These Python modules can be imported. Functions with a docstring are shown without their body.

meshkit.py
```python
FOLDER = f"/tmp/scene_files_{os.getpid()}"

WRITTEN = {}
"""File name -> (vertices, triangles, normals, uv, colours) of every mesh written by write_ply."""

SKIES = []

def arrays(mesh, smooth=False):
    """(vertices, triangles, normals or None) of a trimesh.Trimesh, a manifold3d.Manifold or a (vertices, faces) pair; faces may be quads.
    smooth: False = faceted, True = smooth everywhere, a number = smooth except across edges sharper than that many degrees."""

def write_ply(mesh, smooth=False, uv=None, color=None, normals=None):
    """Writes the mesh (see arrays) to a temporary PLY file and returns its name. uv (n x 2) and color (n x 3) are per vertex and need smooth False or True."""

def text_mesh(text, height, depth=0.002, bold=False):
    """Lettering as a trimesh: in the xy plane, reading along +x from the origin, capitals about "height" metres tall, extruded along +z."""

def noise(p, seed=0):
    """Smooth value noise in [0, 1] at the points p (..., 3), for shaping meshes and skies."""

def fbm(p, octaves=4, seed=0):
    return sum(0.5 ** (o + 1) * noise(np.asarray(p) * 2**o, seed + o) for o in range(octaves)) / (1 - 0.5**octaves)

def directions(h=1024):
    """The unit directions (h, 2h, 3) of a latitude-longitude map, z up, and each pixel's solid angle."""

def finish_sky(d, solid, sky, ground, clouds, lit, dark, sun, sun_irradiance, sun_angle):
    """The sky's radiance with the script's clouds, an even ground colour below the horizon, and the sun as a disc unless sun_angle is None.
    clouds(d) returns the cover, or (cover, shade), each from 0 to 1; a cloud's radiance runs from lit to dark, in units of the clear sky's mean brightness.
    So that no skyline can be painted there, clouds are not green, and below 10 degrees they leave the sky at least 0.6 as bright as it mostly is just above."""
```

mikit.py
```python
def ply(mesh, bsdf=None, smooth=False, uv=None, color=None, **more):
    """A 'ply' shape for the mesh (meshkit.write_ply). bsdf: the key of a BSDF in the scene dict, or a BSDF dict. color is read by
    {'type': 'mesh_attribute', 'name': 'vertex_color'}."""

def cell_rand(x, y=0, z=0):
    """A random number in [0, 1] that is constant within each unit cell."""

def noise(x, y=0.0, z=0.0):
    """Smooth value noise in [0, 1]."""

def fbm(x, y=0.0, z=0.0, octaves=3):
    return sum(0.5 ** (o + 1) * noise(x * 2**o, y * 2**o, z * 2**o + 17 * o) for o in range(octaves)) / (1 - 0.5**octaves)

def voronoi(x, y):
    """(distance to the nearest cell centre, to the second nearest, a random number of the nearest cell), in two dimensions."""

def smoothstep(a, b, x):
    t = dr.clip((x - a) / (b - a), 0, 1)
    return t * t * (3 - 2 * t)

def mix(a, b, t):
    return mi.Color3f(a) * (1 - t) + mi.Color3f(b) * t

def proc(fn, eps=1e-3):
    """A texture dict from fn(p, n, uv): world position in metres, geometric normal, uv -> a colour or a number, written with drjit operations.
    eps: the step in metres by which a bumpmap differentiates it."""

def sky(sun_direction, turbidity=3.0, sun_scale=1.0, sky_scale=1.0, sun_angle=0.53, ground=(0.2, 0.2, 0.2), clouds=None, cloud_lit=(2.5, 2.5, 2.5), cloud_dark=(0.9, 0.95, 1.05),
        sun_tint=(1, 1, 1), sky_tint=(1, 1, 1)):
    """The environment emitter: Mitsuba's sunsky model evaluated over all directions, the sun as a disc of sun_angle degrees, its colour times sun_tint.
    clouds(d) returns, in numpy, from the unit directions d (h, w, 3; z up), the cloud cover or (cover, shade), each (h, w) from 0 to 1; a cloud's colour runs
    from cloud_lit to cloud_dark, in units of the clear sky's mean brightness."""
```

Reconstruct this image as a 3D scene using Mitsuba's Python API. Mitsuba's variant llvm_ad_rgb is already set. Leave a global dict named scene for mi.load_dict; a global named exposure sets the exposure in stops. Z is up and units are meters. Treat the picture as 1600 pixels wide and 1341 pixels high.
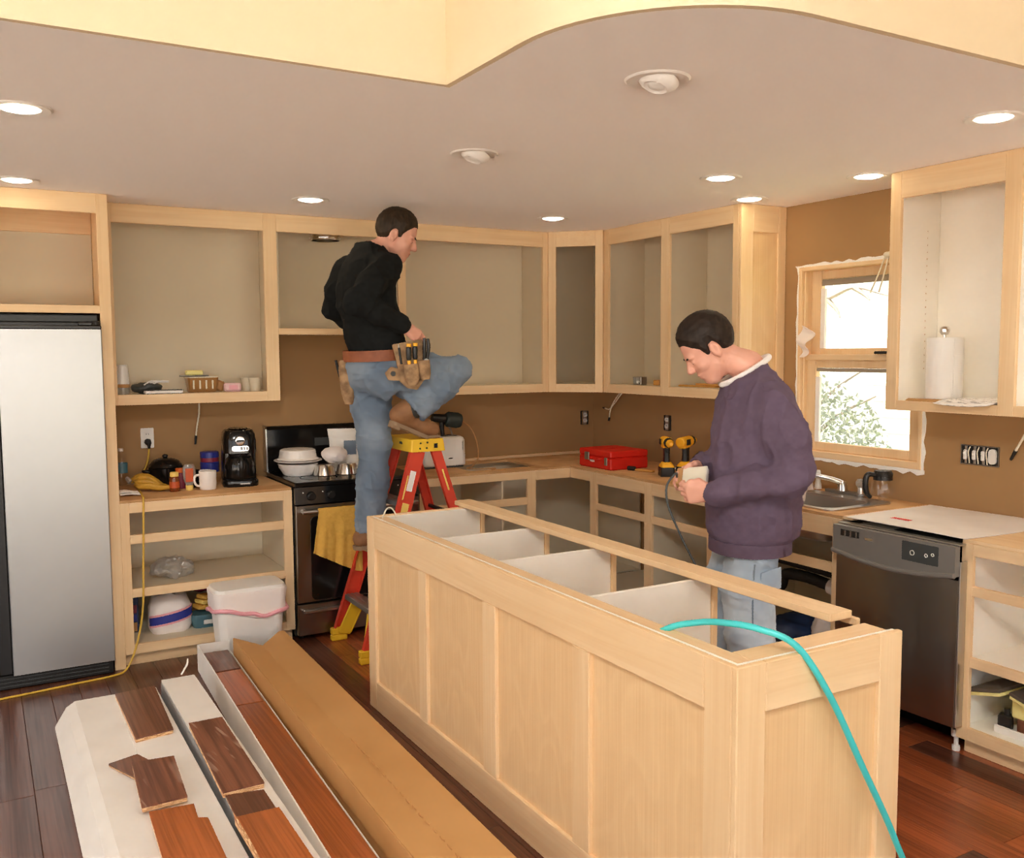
import math, random, numpy as np, trimesh, manifold3d, shapely.geometry as sg
import mitsuba as mi, drjit as dr, mikit, meshkit
from mikit import proc, noise, fbm, smoothstep, mix

scene, labels = {}, {}
T = mi.ScalarTransform4f
V = lambda *a: np.array(a, float)

# ------------------------------------------------------------ camera, sky, exposure
exposure = 0.4
CAM = V(-3.996, -5.7399, 1.6426)
_yaw, _pit, _rol, _F = .5209, .0831, -.006, 1458.28
_d = V(math.sin(_yaw)*math.cos(_pit), math.cos(_yaw)*math.cos(_pit), -math.sin(_pit))
_r = V(math.cos(_yaw), -math.sin(_yaw), 0)
_r = math.cos(_rol)*_r + math.sin(_rol)*np.cross(_r, _d)
_u = np.cross(_r, _d)
scene['camera'] = {'type': 'perspective', 'fov': math.degrees(2*math.atan(800/_F)), 'fov_axis': 'x', 'near_clip': .05, 'far_clip': 200,
                   'to_world': T().look_at(origin=CAM.tolist(), target=(CAM+_d).tolist(), up=_u.tolist())}
scene['sky'] = mikit.sky((-.15, .5, .85), turbidity=4, sun_scale=12.0, sky_scale=5.0, ground=(.65, .65, .66),
                         clouds=lambda d: (np.clip(.93+.07*meshkit.fbm(d*2.5, 3), 0, 1), .35*meshkit.fbm(d*3+7, 3)),
                         cloud_lit=(2.08, 2.12, 2.18), cloud_dark=(1.34, 1.36, 1.40))
LAMP = 21.0            # radiance of the recessed lamps
UNSEEN_LAMP = 40.0       # radiance of the unseen drum lamp standing in for bounced flash

# ------------------------------------------------------------ helpers
def lin(r, g, b):
    return [(c/255/12.92 if c/255 <= .04045 else ((c/255+.055)/1.055)**2.4) for c in (r, g, b)]

def num(name):
    k, i = name, 0
    while k in labels or k in scene or any(q.startswith(k+'__') for q in scene):
        i += 1; k = f'{name}_{i:03d}'
    return k

def thing(name, label, cat, group=None):
    k = num(name); labels[k] = {'label': label, 'category': cat}
    if group: labels[k]['group'] = group
    return k

def part(parent, name, mesh, mat, smooth=30, label=None, kind=None, **kw):
    base = f'{parent}__{name}'; k, i = base, 0
    while k in scene:
        i += 1; k = f'{base}_{i:03d}'
    scene[k] = mesh if isinstance(mesh, dict) else mikit.ply(mesh, mat, smooth, **kw)
    if label: labels.setdefault(k, {})['label'] = label
    if kind: labels.setdefault(k, {})['kind'] = kind
    return k

def solo(name, label, cat, mesh, mat, smooth=30, group=None, kind=None):
    k = thing(name, label, cat, group)
    if kind: labels[k]['kind'] = kind
    scene[k] = mikit.ply(mesh, mat, smooth); return k

def struct(name, mesh, mat, label=None, smooth=False):
    labels[name] = {'kind': 'structure', 'label': label or name.replace('_', ' ')}
    if mesh is not None: scene[name] = mikit.ply(mesh, mat, smooth)
    return name

_BF = None
def box(x0, x1, y0, y1, z0, z1, b=.0015):
    """A box with chamfered edges."""
    global _BF
    lo = V(min(x0, x1), min(y0, y1), min(z0, z1)); hi = V(max(x0, x1), max(y0, y1), max(z0, z1))
    b = min(b, .45*(hi-lo).min())
    if b <= 0:
        return trimesh.creation.box(bounds=[lo, hi])
    P = []
    for s in np.ndindex(2, 2, 2):
        for a in range(3):
            p = [(hi[k]-(b if k != a else 0)) if s[k] else (lo[k]+(b if k != a else 0)) for k in range(3)]
            P.append(p)
    P = np.array(P)
    if _BF is None:
        Q = []
        for s in np.ndindex(2, 2, 2):
            for a in range(3): Q.append([(1-(.1 if k != a else 0))*(1 if s[k] else -1) for k in range(3)])
        h = trimesh.Trimesh(np.array(Q), [[0, 1, 2]], process=False)
        from scipy.spatial import ConvexHull
        H = ConvexHull(np.array(Q)); F = H.simplices.copy(); q = np.array(Q)
        for i, f in enumerate(F):
            if np.dot(np.cross(q[f[1]]-q[f[0]], q[f[2]]-q[f[0]]), q[f].mean(0)) < 0: F[i] = f[::-1]
        _BF = F
    return trimesh.Trimesh(P, _BF.copy(), process=False)

def cbox(c, size, b=.0015, rz=0, ry=0, rx=0):
    m = box(*[v for k in range(3) for v in (-size[k]/2, size[k]/2)], b=b)
    return move(rot(m, rx, ry, rz), *c)

def move(m, x=0, y=0, z=0):
    m = m.copy(); m.apply_translation([x, y, z]); return m

def rot(m, rx=0, ry=0, rz=0, about=None):
    m = m.copy()
    for a, ax in ((rx, (1, 0, 0)), (ry, (0, 1, 0)), (rz, (0, 0, 1))):
        if a: m.apply_transform(trimesh.transformations.rotation_matrix(math.radians(a), ax, about if about is not None else (0, 0, 0)))
    return m

def cat(*ms): return trimesh.util.concatenate([m for m in ms])

def orient(p, q):
    z = np.asarray(q, float)-np.asarray(p, float); L = np.linalg.norm(z); z /= L
    x = np.cross(z, (0, 0, 1) if abs(z[2]) < .95 else (1, 0, 0)); x /= np.linalg.norm(x); y = np.cross(z, x)
    M = np.eye(4); M[:3, 0], M[:3, 1], M[:3, 2], M[:3, 3] = x, y, z, p
    return M, L

def lathe(prof, c=(0, 0, 0), n=32, to=None):
    """Revolve (r, z) points about z, at c (or along the segment c -> to, z in metres)."""
    m = trimesh.creation.revolve(np.array(prof, float), sections=n)
    if to is not None:
        M, L = orient(c, to); m.apply_transform(M)
    else:
        m.apply_translation(c)
    if m.is_watertight and m.volume < 0: m.invert()
    return m

def cyl(p, q, r0, r1=None, n=20, b=.0):
    r1 = r0 if r1 is None else r1; L = float(np.linalg.norm(V(*q)-V(*p)))
    if b: pr = [(0, 0), (r0-b, 0), (r0, b), (r1, L-b), (r1-b, L), (0, L)]
    else: pr = [(0, 0), (r0, 0), (r1, L), (0, L)]
    return lathe(pr, p, n, q)

def ball(c, r, n=2, sc=(1, 1, 1)):
    m = trimesh.creation.icosphere(subdivisions=n); m.apply_scale(np.array(sc, float)*r); m.apply_translation(c); return m

def spline(pts, n=8):
    P = np.array(pts, float)
    if len(P) < 3: return P
    Q = np.vstack([2*P[0]-P[1], P, 2*P[-1]-P[-2]]); out = []
    for i in range(1, len(Q)-2):
        a, b, c, d = Q[i-1:i+3]
        for t in np.arange(n)/n:
            out.append(.5*(2*b+(c-a)*t+(2*a-5*b+4*c-d)*t*t+(3*b-a-3*c+d)*t**3))
    return np.vstack([out, P[-1:]])

def tube(pts, r, n=10, smooth=True, seg=6):
    P = spline(pts, seg) if smooth else np.array(pts, float)
    R = np.interp(np.linspace(0, 1, len(P)), np.linspace(0, 1, len(np.atleast_1d(r))), np.atleast_1d(r)) if np.ndim(r) else np.full(len(P), r)
    D = np.gradient(P, axis=0); D /= np.linalg.norm(D, axis=1, keepdims=True)+1e-12
    x = np.cross(D[0], (0, 0, 1) if abs(D[0][2]) < .9 else (1, 0, 0)); x /= np.linalg.norm(x); vs = []
    a = np.arange(n)*2*np.pi/n
    for i in range(len(P)):
        x = x-D[i]*(x@D[i]); x /= np.linalg.norm(x); y = np.cross(D[i], x)
        vs.append(P[i]+R[i]*(np.cos(a)[:, None]*x+np.sin(a)[:, None]*y))
    v = np.vstack(vs+[P[:1], P[-1:]]); f = []
    for i in range(len(P)-1):
        for j in range(n):
            k = (j+1) % n; A, B, C_, D_ = i*n+j, i*n+k, (i+1)*n+k, (i+1)*n+j
            f += [[A, B, C_], [A, C_, D_]]
    e = len(P)*n
    for j in range(n):
        k = (j+1) % n; f += [[e, k, j], [e+1, (len(P)-1)*n+j, (len(P)-1)*n+k]]
    return trimesh.Trimesh(v, f, process=False)

def prism(poly, h, z=0):
    p = poly if hasattr(poly, 'exterior') else sg.Polygon(poly)
    return move(trimesh.creation.extrude_polygon(p, h, engine='earcut'), 0, 0, z)

def xf(m, ex, ey, ez, o):
    """Map local axes to the world vectors ex, ey, ez at o."""
    M = np.eye(4); M[:3, 0], M[:3, 1], M[:3, 2], M[:3, 3] = ex, ey, ez, o
    m = m.copy(); m.apply_transform(M)
    if m.is_watertight and m.volume < 0: m.invert()
    return m

def rrect(w, h, r, n=6):
    return sg.box(-w/2+r, -h/2+r, w/2-r, h/2-r).buffer(r, quad_segs=n)

def sheet(fn, nu, nv, t=.001):
    """A thin solid from fn(u, v) -> xyz, thickened along its normals."""
    u, v = np.meshgrid(np.linspace(0, 1, nu), np.linspace(0, 1, nv), indexing='ij')
    P = np.array([np.broadcast_to(np.asarray(c, float), u.shape) for c in fn(u, v)]); P = np.moveaxis(P, 0, -1).reshape(-1, 3); f = []
    for i in range(nu-1):
        for j in range(nv-1):
            a = i*nv+j; f += [[a, a+nv, a+nv+1], [a, a+nv+1, a+1]]
    m = trimesh.Trimesh(P, f, process=False); N = m.vertex_normals; k = len(P)
    rim = [i*nv for i in range(nu)]+[(nu-1)*nv+j for j in range(1, nv)]+[i*nv+nv-1 for i in range(nu-2, -1, -1)]+[j for j in range(nv-2, 0, -1)]
    f2 = [[a+k, c+k, b+k] for a, b, c in f]; s = []
    for a, b in zip(rim, rim[1:]+rim[:1]): s += [[a, b+k, b], [a, a+k, b+k]]
    w = trimesh.Trimesh(np.vstack([P+N*t/2, P-N*t/2]), f+f2+s, process=False)
    if w.volume < 0: w.invert()
    return w

def jitter(m, amp, freq, seed=0):
    m = m.copy(); n = m.vertex_normals
    m.vertices = m.vertices+n*((meshkit.fbm(np.asarray(m.vertices)*freq, 3, seed)-.5)*2*amp)[:, None]; return m

def man2tri(M):
    q = M.to_mesh(); return trimesh.Trimesh(q.vert_properties[:, :3], q.tri_verts, process=False)

def tri2man(m):
    m = m.copy(); m.merge_vertices()
    return manifold3d.Manifold(manifold3d.Mesh(np.asarray(m.vertices, np.float32), np.asarray(m.faces, np.uint32)))

def cut(a, *bs):
    A = tri2man(a)
    for b in bs: A = A-tri2man(b)
    return man2tri(A)

# ------------------------------------------------------------ materials
def mat(name, col, rough=.5, metal=0, spec=.5, bump=None, two=False, **kw):
    c = col if isinstance(col, dict) else {'type': 'rgb', 'value': list(col)}
    d = {'type': 'principled', 'base_color': c, 'roughness': rough, 'metallic': metal, 'specular': spec, **kw}
    if bump: d = {'type': 'bumpmap', 'arbitrary': bump[0], 'scale': bump[1], 'bsdf': d}
    if two: d = {'type': 'twosided', 'bsdf': d}
    scene[name] = d; return name

def maple(axis, light, dark, k):
    def f(p, n, uv):
        q = [p.x, p.y, p.z]; a = q[axis]; b, c = [q[i] for i in range(3) if i != axis]
        w = fbm(b*9+k, c*9, a*.9, 3)
        g = fbm((b+.05*w)*130, (c+.05*w)*130, a*2.2+k, 2)
        s = noise(b*34+3*w, c*34, a*1.3)
        t = smoothstep(.1, .95, .28*g+.45*w+.3*s)
        return mix(light, dark, t)
    return proc(f)
ML, MD = lin(235, 207, 166), lin(219, 184, 138)
for ax, nm in enumerate('xyz'):
    mat('maple_'+nm, maple(ax, ML, MD, 3.1*ax), .48, spec=.35)
def panel_fig(p, n, uv):
    w = fbm(p.x*2.2+p.y*3.5, p.y*3.5-p.x*2.2, p.z*1.6, 3)
    h = fbm((p.x+p.y)*14, p.x*9, p.z*3.0, 2)
    v = (w*7.0+h*.55)
    r = v-dr.floor(v)
    ring = smoothstep(.0, .5, r)*(1-smoothstep(.75, 1.0, r))
    g = fbm((p.x+p.y)*160, (p.x-p.y)*160, p.z*3, 2)
    return mix(lin(229, 196, 150), lin(205, 166, 118), .16*ring+.42*g)
mat('maple_panel', proc(panel_fig), .45, spec=.35)
mat('melamine', lin(208, 196, 170), .45, spec=.35)
mat('melamine_white', lin(247, 243, 231), .4, spec=.35)
def ply_fn(p, n, uv):
    return mix(lin(205, 165, 118), lin(176, 132, 88), smoothstep(.3, .75, fbm(p.x*6, p.y*6, p.z*6, 4)))
mat('plywood', proc(ply_fn), .7, spec=.2)
def paint_fn(p, n, uv):
    return mix(lin(166, 131, 90), lin(160, 125, 86), fbm(p.x*3, p.y*3, p.z*3, 2))
mat('paint_tan', proc(paint_fn), .75, spec=.2)
mat('paint_yellow', lin(214, 196, 164), .8, spec=.2)
mat('paint_ceiling', lin(236, 230, 225), .85, spec=.1)
mat('dark_gap', lin(28, 22, 18), .8)
def wood_floor(a, b, k):
    def f(p, n, uv):
        j = uv.x
        w = fbm(p.x*11+j*9, p.y*.9+j*40, p.z, 3)
        g = fbm((p.x+.02*w)*150, p.y*3.2+j*20, 0., 2)
        t = smoothstep(.25, .78, .55*w+.45*g)
        return mix(a, b, t)*(.84+.32*j)
    return proc(f)
mat('floor_wood', wood_floor(lin(94, 56, 40), lin(66, 38, 28), 1), .26, spec=.5)
mat('floor_wood_red', wood_floor(lin(158, 84, 48), lin(118, 60, 35), 2), .26, spec=.5)
mat('plank_wood', wood_floor(lin(122, 76, 54), lin(92, 54, 38), 3), .25, spec=.5)
mat('plank_orange', wood_floor(lin(166, 92, 48), lin(128, 68, 35), 5), .22, spec=.5)
mat('plank_dark', wood_floor(lin(122, 76, 56), lin(86, 52, 38), 4), .28, spec=.5)
def scratched(p, n, uv):
    base = mix(lin(128, 80, 58), lin(88, 52, 38), smoothstep(.1, .95, fbm(p.x*90, p.y*3, 0., 3)))
    k = smoothstep(.62, .78, noise(p.x*95+p.y*14, p.y*7, 0.))*smoothstep(.45, .7, noise(p.x*14, p.y*9+3, 0.))
    return mix(base, lin(186, 156, 138), .5*k)
mat('plank_scratched', proc(scratched), .4, spec=.4)
mat('plank_edge', proc(lambda p, n, uv: mix(lin(226, 190, 145), lin(176, 128, 86), smoothstep(.4, .6, noise(p.x*60, p.y*60, p.z*420)))), .8)
mat('stainless', lin(196, 194, 190), .30, metal=1.0)
mat('stainless_dark', lin(150, 143, 134), .26, metal=1.0, anisotropic=.6)
mat('fridge_silver', lin(176, 176, 175), .34, metal=.75)
mat('chrome', lin(225, 222, 216), .12, metal=1.0)
mat('grey_panel', lin(116, 113, 108), .32)
mat('steel_dull', lin(150, 148, 144), .4, metal=1.0)
mat('black_gloss', lin(14, 14, 15), .12)
mat('black_plastic', lin(24, 24, 24), .35)
mat('dark_grey', lin(58, 62, 62), .5)
mat('dark_teal', lin(46, 58, 58), .45)
mat('white_plastic', lin(232, 230, 224), .35)
mat('cream_plastic', lin(226, 220, 200), .4)
mat('white_card', proc(lambda p, n, uv: mix(lin(236, 233, 226), lin(226, 222, 214), fbm(p.x*9, p.y*9, p.z*9, 3))), .6, spec=.3)
mat('grey_card', lin(150, 150, 150), .6)
mat('cardboard', proc(lambda p, n, uv: mix(lin(192, 148, 96), lin(180, 134, 82), fbm(p.x*5, p.y*5, p.z*5, 3))), .75, spec=.2)
mat('paper', lin(240, 238, 232), .8, spec=.2)
mat('newspaper', proc(lambda p, n, uv: mix(lin(228, 226, 222), lin(150, 148, 148), smoothstep(.55, .7, noise(p.x*220, p.y*60, p.z*220)))), .8)
mat('kraft', lin(176, 132, 84), .8)
mat('skin', proc(lambda p, n, uv: mix(lin(224, 172, 150), lin(206, 146, 124), fbm(p.x*18, p.y*18, p.z*18, 3))), .48, spec=.4)
mat('lip', lin(178, 104, 92), .45)
mat('eye_white', lin(230, 225, 220), .2)
mat('eye_dark', lin(40, 26, 18), .15)
mat('hair_dark', proc(lambda p, n, uv: mix(lin(26, 20, 16), lin(48, 36, 28), fbm(p.x*90, p.y*90, p.z*25, 2))), .6, spec=.25)
mat('hair_brown', proc(lambda p, n, uv: mix(lin(34, 26, 18), lin(60, 45, 30), fbm(p.x*90, p.y*90, p.z*25, 2))), .58, spec=.25)
mat('sweat_purple', proc(lambda p, n, uv: mix(lin(101, 87, 104), lin(86, 72, 89), fbm(p.x*40, p.y*40, p.z*40, 3))), .92, spec=.15, sheen=.4)
mat('sweat_black', proc(lambda p, n, uv: mix(lin(30, 32, 32), lin(22, 23, 23), fbm(p.x*40, p.y*40, p.z*40, 3))), .92, spec=.12, sheen=.15)
mat('tshirt_white', lin(242, 241, 238), .9)
mat('jeans_blue', proc(lambda p, n, uv: mix(lin(132, 146, 160), lin(100, 116, 134), smoothstep(.25, .75, fbm(p.x*7, p.y*7, p.z*5, 4)))), .9, spec=.15)
mat('jeans_pale', proc(lambda p, n, uv: mix(lin(188, 202, 214), lin(150, 168, 186), smoothstep(.25, .75, fbm(p.x*8, p.y*8, p.z*5, 4)))), .9, spec=.15)
mat('boot_tan', proc(lambda p, n, uv: mix(lin(156, 112, 74), lin(118, 80, 50), fbm(p.x*22, p.y*22, p.z*22, 3))), .7)
mat('boot_sole', lin(140, 116, 90), .8)
mat('belt_leather', proc(lambda p, n, uv: mix(lin(150, 88, 56), lin(118, 64, 38), fbm(p.x*25, p.y*25, p.z*25, 3))), .6)
mat('pouch_suede', proc(lambda p, n, uv: mix(lin(172, 140, 104), lin(120, 92, 64), smoothstep(.3, .75, fbm(p.x*22, p.y*22, p.z*22, 4)))), .85)
mat('ladder_orange', lin(204, 64, 42), .42)
mat('ladder_yellow', lin(232, 188, 44), .45)
mat('aluminium', lin(176, 172, 164), .38, metal=.9)
mat('tool_red', lin(206, 34, 22), .4)
mat('tool_yellow', lin(242, 178, 40), .4)
mat('cord_yellow', lin(206, 168, 62), .5)
mat('hose_teal', lin(62, 190, 192), .35)
mat('towel_yellow', proc(lambda p, n, uv: mix(lin(224, 180, 92), lin(204, 156, 70), fbm(p.x*60, p.y*60, p.z*60, 3))), .95, spec=.1)
mat('banana', proc(lambda p, n, uv: mix(lin(196, 150, 50), lin(132, 100, 40), smoothstep(.4, .8, fbm(p.x*30, p.y*30, p.z*30, 3)))), .5)
mat('ceramic', lin(240, 234, 226), .16)
mat('blue_plastic', lin(44, 54, 140), .35)
mat('blue_dark', lin(30, 50, 84), .5)
mat('teal_plastic', lin(70, 108, 120), .4)
mat('green_soap', lin(40, 92, 52), .2)
mat('orange_plastic', lin(226, 110, 40), .4)
mat('label_orange', lin(190, 84, 40), .5)
mat('honey', lin(120, 58, 22), .15)
mat('cap_yellow', lin(238, 206, 110), .45)
mat('sponge_yellow', lin(236, 226, 150), .9)
mat('pink_film', lin(224, 160, 170), .35)
mat('bin_bag', lin(236, 228, 222), .4, spec=.5)
mat('pink_paper', lin(226, 190, 190), .5)
mat('red_film', lin(134, 44, 62), .4)
mat('amber_glass', lin(150, 108, 62), .1)
mat('frost', lin(206, 196, 172), .25)
mat('clear_plastic', lin(240, 238, 232), .1, spec_trans=.75)
mat('wire_white', lin(226, 218, 198), .5)
mat('black_rubber', lin(18, 18, 18), .6)
mat('gold_wood', lin(206, 150, 74), .5)
mat('shade_grey', lin(150, 138, 122), .8)
mat('rag_pink', lin(214, 196, 184), .9)
mat('roller_grey', lin(84, 74, 62), .8)
mat('siding', lin(238, 238, 236), .8)
mat('foliage_dark', lin(78, 100, 70), .8)
mat('bark', lin(150, 140, 130), .9)  # lightened so the branches look faded by window glare
mat('grass_out', lin(120, 134, 92), .9)
scene['pane_glass'] = {'type': 'thindielectric', 'int_ior': 1.5}
scene['bottle_glass'] = {'type': 'thindielectric', 'int_ior': 1.45}
mat('lamp_trim', lin(232, 228, 222), .5)
# ============================================================ the room
CEIL = 2.44
def uvconst(m, a, b=0.): return np.tile([a, b], (len(m.vertices), 1))
def plank_part(parent, name, m, mt, j, label=None):
    return part(parent, name, m, mt, False, label=label, uv=uvconst(m, j))

struct('floor', box(-8, .0, -9, .0, -.10, -.0135, 0), 'dark_gap', 'dark stained hardwood floor of narrow boards')
rng = random.Random(5)
for i in range(-39, -3):
    x0, x1 = (i-.69)*.1263, (i+1-.69)*.1263
    y = -5.7+rng.uniform(0, .9)-1.1
    while y < -.5:
        L = rng.choice([.75, .95, 1.15, 1.35]); a, c = max(y, -5.7), min(y+L, -.5); y += L
        if c-a > .05:
            plank_part('floor', 'plank', box(x0+.0006, x1-.0006, a+.0006, c-.0006, -.0135, 0, .0016), 'floor_wood_red' if x0 > -2.4 and rng.random() < .75 else 'floor_wood', rng.random())
# lower kitchen ceiling: a slab whose edge steps out in a round nosed peninsula over the island
a = np.linspace(math.pi, math.pi*1.5, 17)
nose = [(-2.21+.5*math.cos(t), -3.587+.5*math.sin(t)) for t in a]
edge = [(-8, -3.13), (-2.71, -3.13)]+nose+[(0, -4.087)]
struct('ceiling', prism(edge+[(0, 0), (-8, 0)], .14, CEIL), 'paint_ceiling', 'matte off white lowered kitchen ceiling with recessed lamps')
line = sg.LineString(edge)
face = line.buffer(.02, cap_style='flat', join_style='mitre').difference(sg.Polygon(edge+[(0, 0), (-8, 0)]))
struct('wall_soffit', prism(face, 1.06, CEIL), 'paint_yellow', 'pale yellow drop wall above the lowered ceiling with a rounded corner', smooth=40)
struct('ceiling_upper', box(-8, .12, -9, -3.0, 3.5, 3.6, 0), 'paint_ceiling', 'high living room ceiling')
struct('wall_back', box(-8, .12, 0, .1, -.1, 3.5, 0), 'paint_tan', 'tan painted back wall behind the range and open cabinets')
WY0, WY1, WZ0, WZ1 = -2.80, -1.995, 1.05, 2.095
struct('wall_right', cat(box(0, .12, -9, WY0, -.1, 3.5, 0), box(0, .12, WY1, 0, -.1, 3.5, 0), box(0, .12, WY0, WY1, -.1, WZ0, 0), box(0, .12, WY0, WY1, WZ1, 3.5, 0)), 'paint_tan', 'tan painted wall with the kitchen window and sink')
struct('unseen_wall_left', cat(box(-8.1, -8, -9, 0, -.1, .4, 0), box(-8.1, -8, -9, 0, 2.5, 3.5, 0), *[box(-8.1, -8, q-.25, q+.25, .4, 2.5, 0) for q in (-.5, -3.4, -6.2, -8.7)]), 'paint_yellow', 'unseen left wall of the living room with tall openings that let in daylight')  # out of view; openings placed to let daylight into the kitchen
struct('unseen_wall_rear', cat(box(-8.1, .12, -9.1, -9, 2.75, 3.5, 0), *[box(q-.07, q+.07, -9.1, -9, -.1, 2.75, 0) for q in (-8.0, -6.0, -4.0, -2.0, 0.0)]), 'paint_yellow', 'unseen rear wall of the living room, open between posts to let in daylight')  # out of view; left wide open so sky light reaches the kitchen

# window in the right wall
W = struct('window_1', None, None, 'two sash wooden window over the sink with bare jambs')
J = .022
def wpart(n, y0, y1, z0, z1, x0, x1, m='maple_z', **k): return part(W, n, box(x0, x1, y0, y1, z0, z1, .003), m, False, **k)
wpart('jamb', WY1-J, WY1, WZ0, WZ1, -.006, .115); wpart('jamb', WY0, WY0+J, WZ0, WZ1, -.006, .115)
wpart('head_jamb', WY0+J, WY1-J, WZ1-J, WZ1, -.006, .115, 'maple_y'); wpart('sill', WY0+J, WY1-J, WZ0, WZ0+.035, -.004, .115, 'maple_y')
fy0, fy1, fz0, fz1 = WY0+J, WY1-J, WZ0+.035, WZ1-J
zm = 1.595
def sash(z0, z1, x0, tag, tr=.048):
    yl, yr = fy1-.012, fy0+.012
    st, rl = .066, .048
    s = part(W, 'sash', cat(box(x0, x0+.035, yl-st, yl, z0, z1, .004), box(x0, x0+.035, yr, yr+st, z0, z1, .004), box(x0+.001, x0+.034, yr+st, yl-st, z0, z0+rl, .004), box(x0+.001, x0+.034, yr+st, yl-st, z1-rl, z1, .004)), 'maple_z', False, label=tag)
    if tr > rl: part(s, 'shade_strip', box(x0+.006, x0+.016, yr+st, yl-st, z1-tr, z1-rl-.001, .002), 'shade_grey', False, label='grey band at the top of the glass')
    g = trimesh.creation.box(bounds=[[x0+.017, yr+st, z0+rl], [x0+.0175, yl-st, z1-rl]])
    q = np.array([[x0+.0172, yr+st, z0+rl], [x0+.0172, yl-st, z0+rl], [x0+.0172, yl-st, z1-rl], [x0+.0172, yr+st, z1-rl]])
    part(s, 'pane', trimesh.Trimesh(q, [[0, 2, 1], [0, 3, 2]], process=False), 'pane_glass', False)
    part(s, 'tape_strip', box(x0-.002, x0+.016, yl-st-.030, yl-st, z0+rl, z1-rl-.05, .002), 'paper', False, label='white protective film strip along the glass')
sash(zm+.005, fz1, .062, 'upper wooden sash', .082); sash(fz0, zm-.005, .034, 'lower wooden sash', .068)
wpart('meeting_rail', fy0, fy1, zm-.012, zm+.022, .020, .10, 'maple_y')
wpart('stop_strip', fy1-.012, fy1, fz0, fz1, .012, .034, 'maple_z'); wpart('stop_strip', fy0, fy0+.012, fz0, fz1, .012, .034, 'maple_z')
part(W, 'latch', cbox((.012, -2.55, zm+.03), (.03, .09, .014), .003), 'black_plastic')
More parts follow.
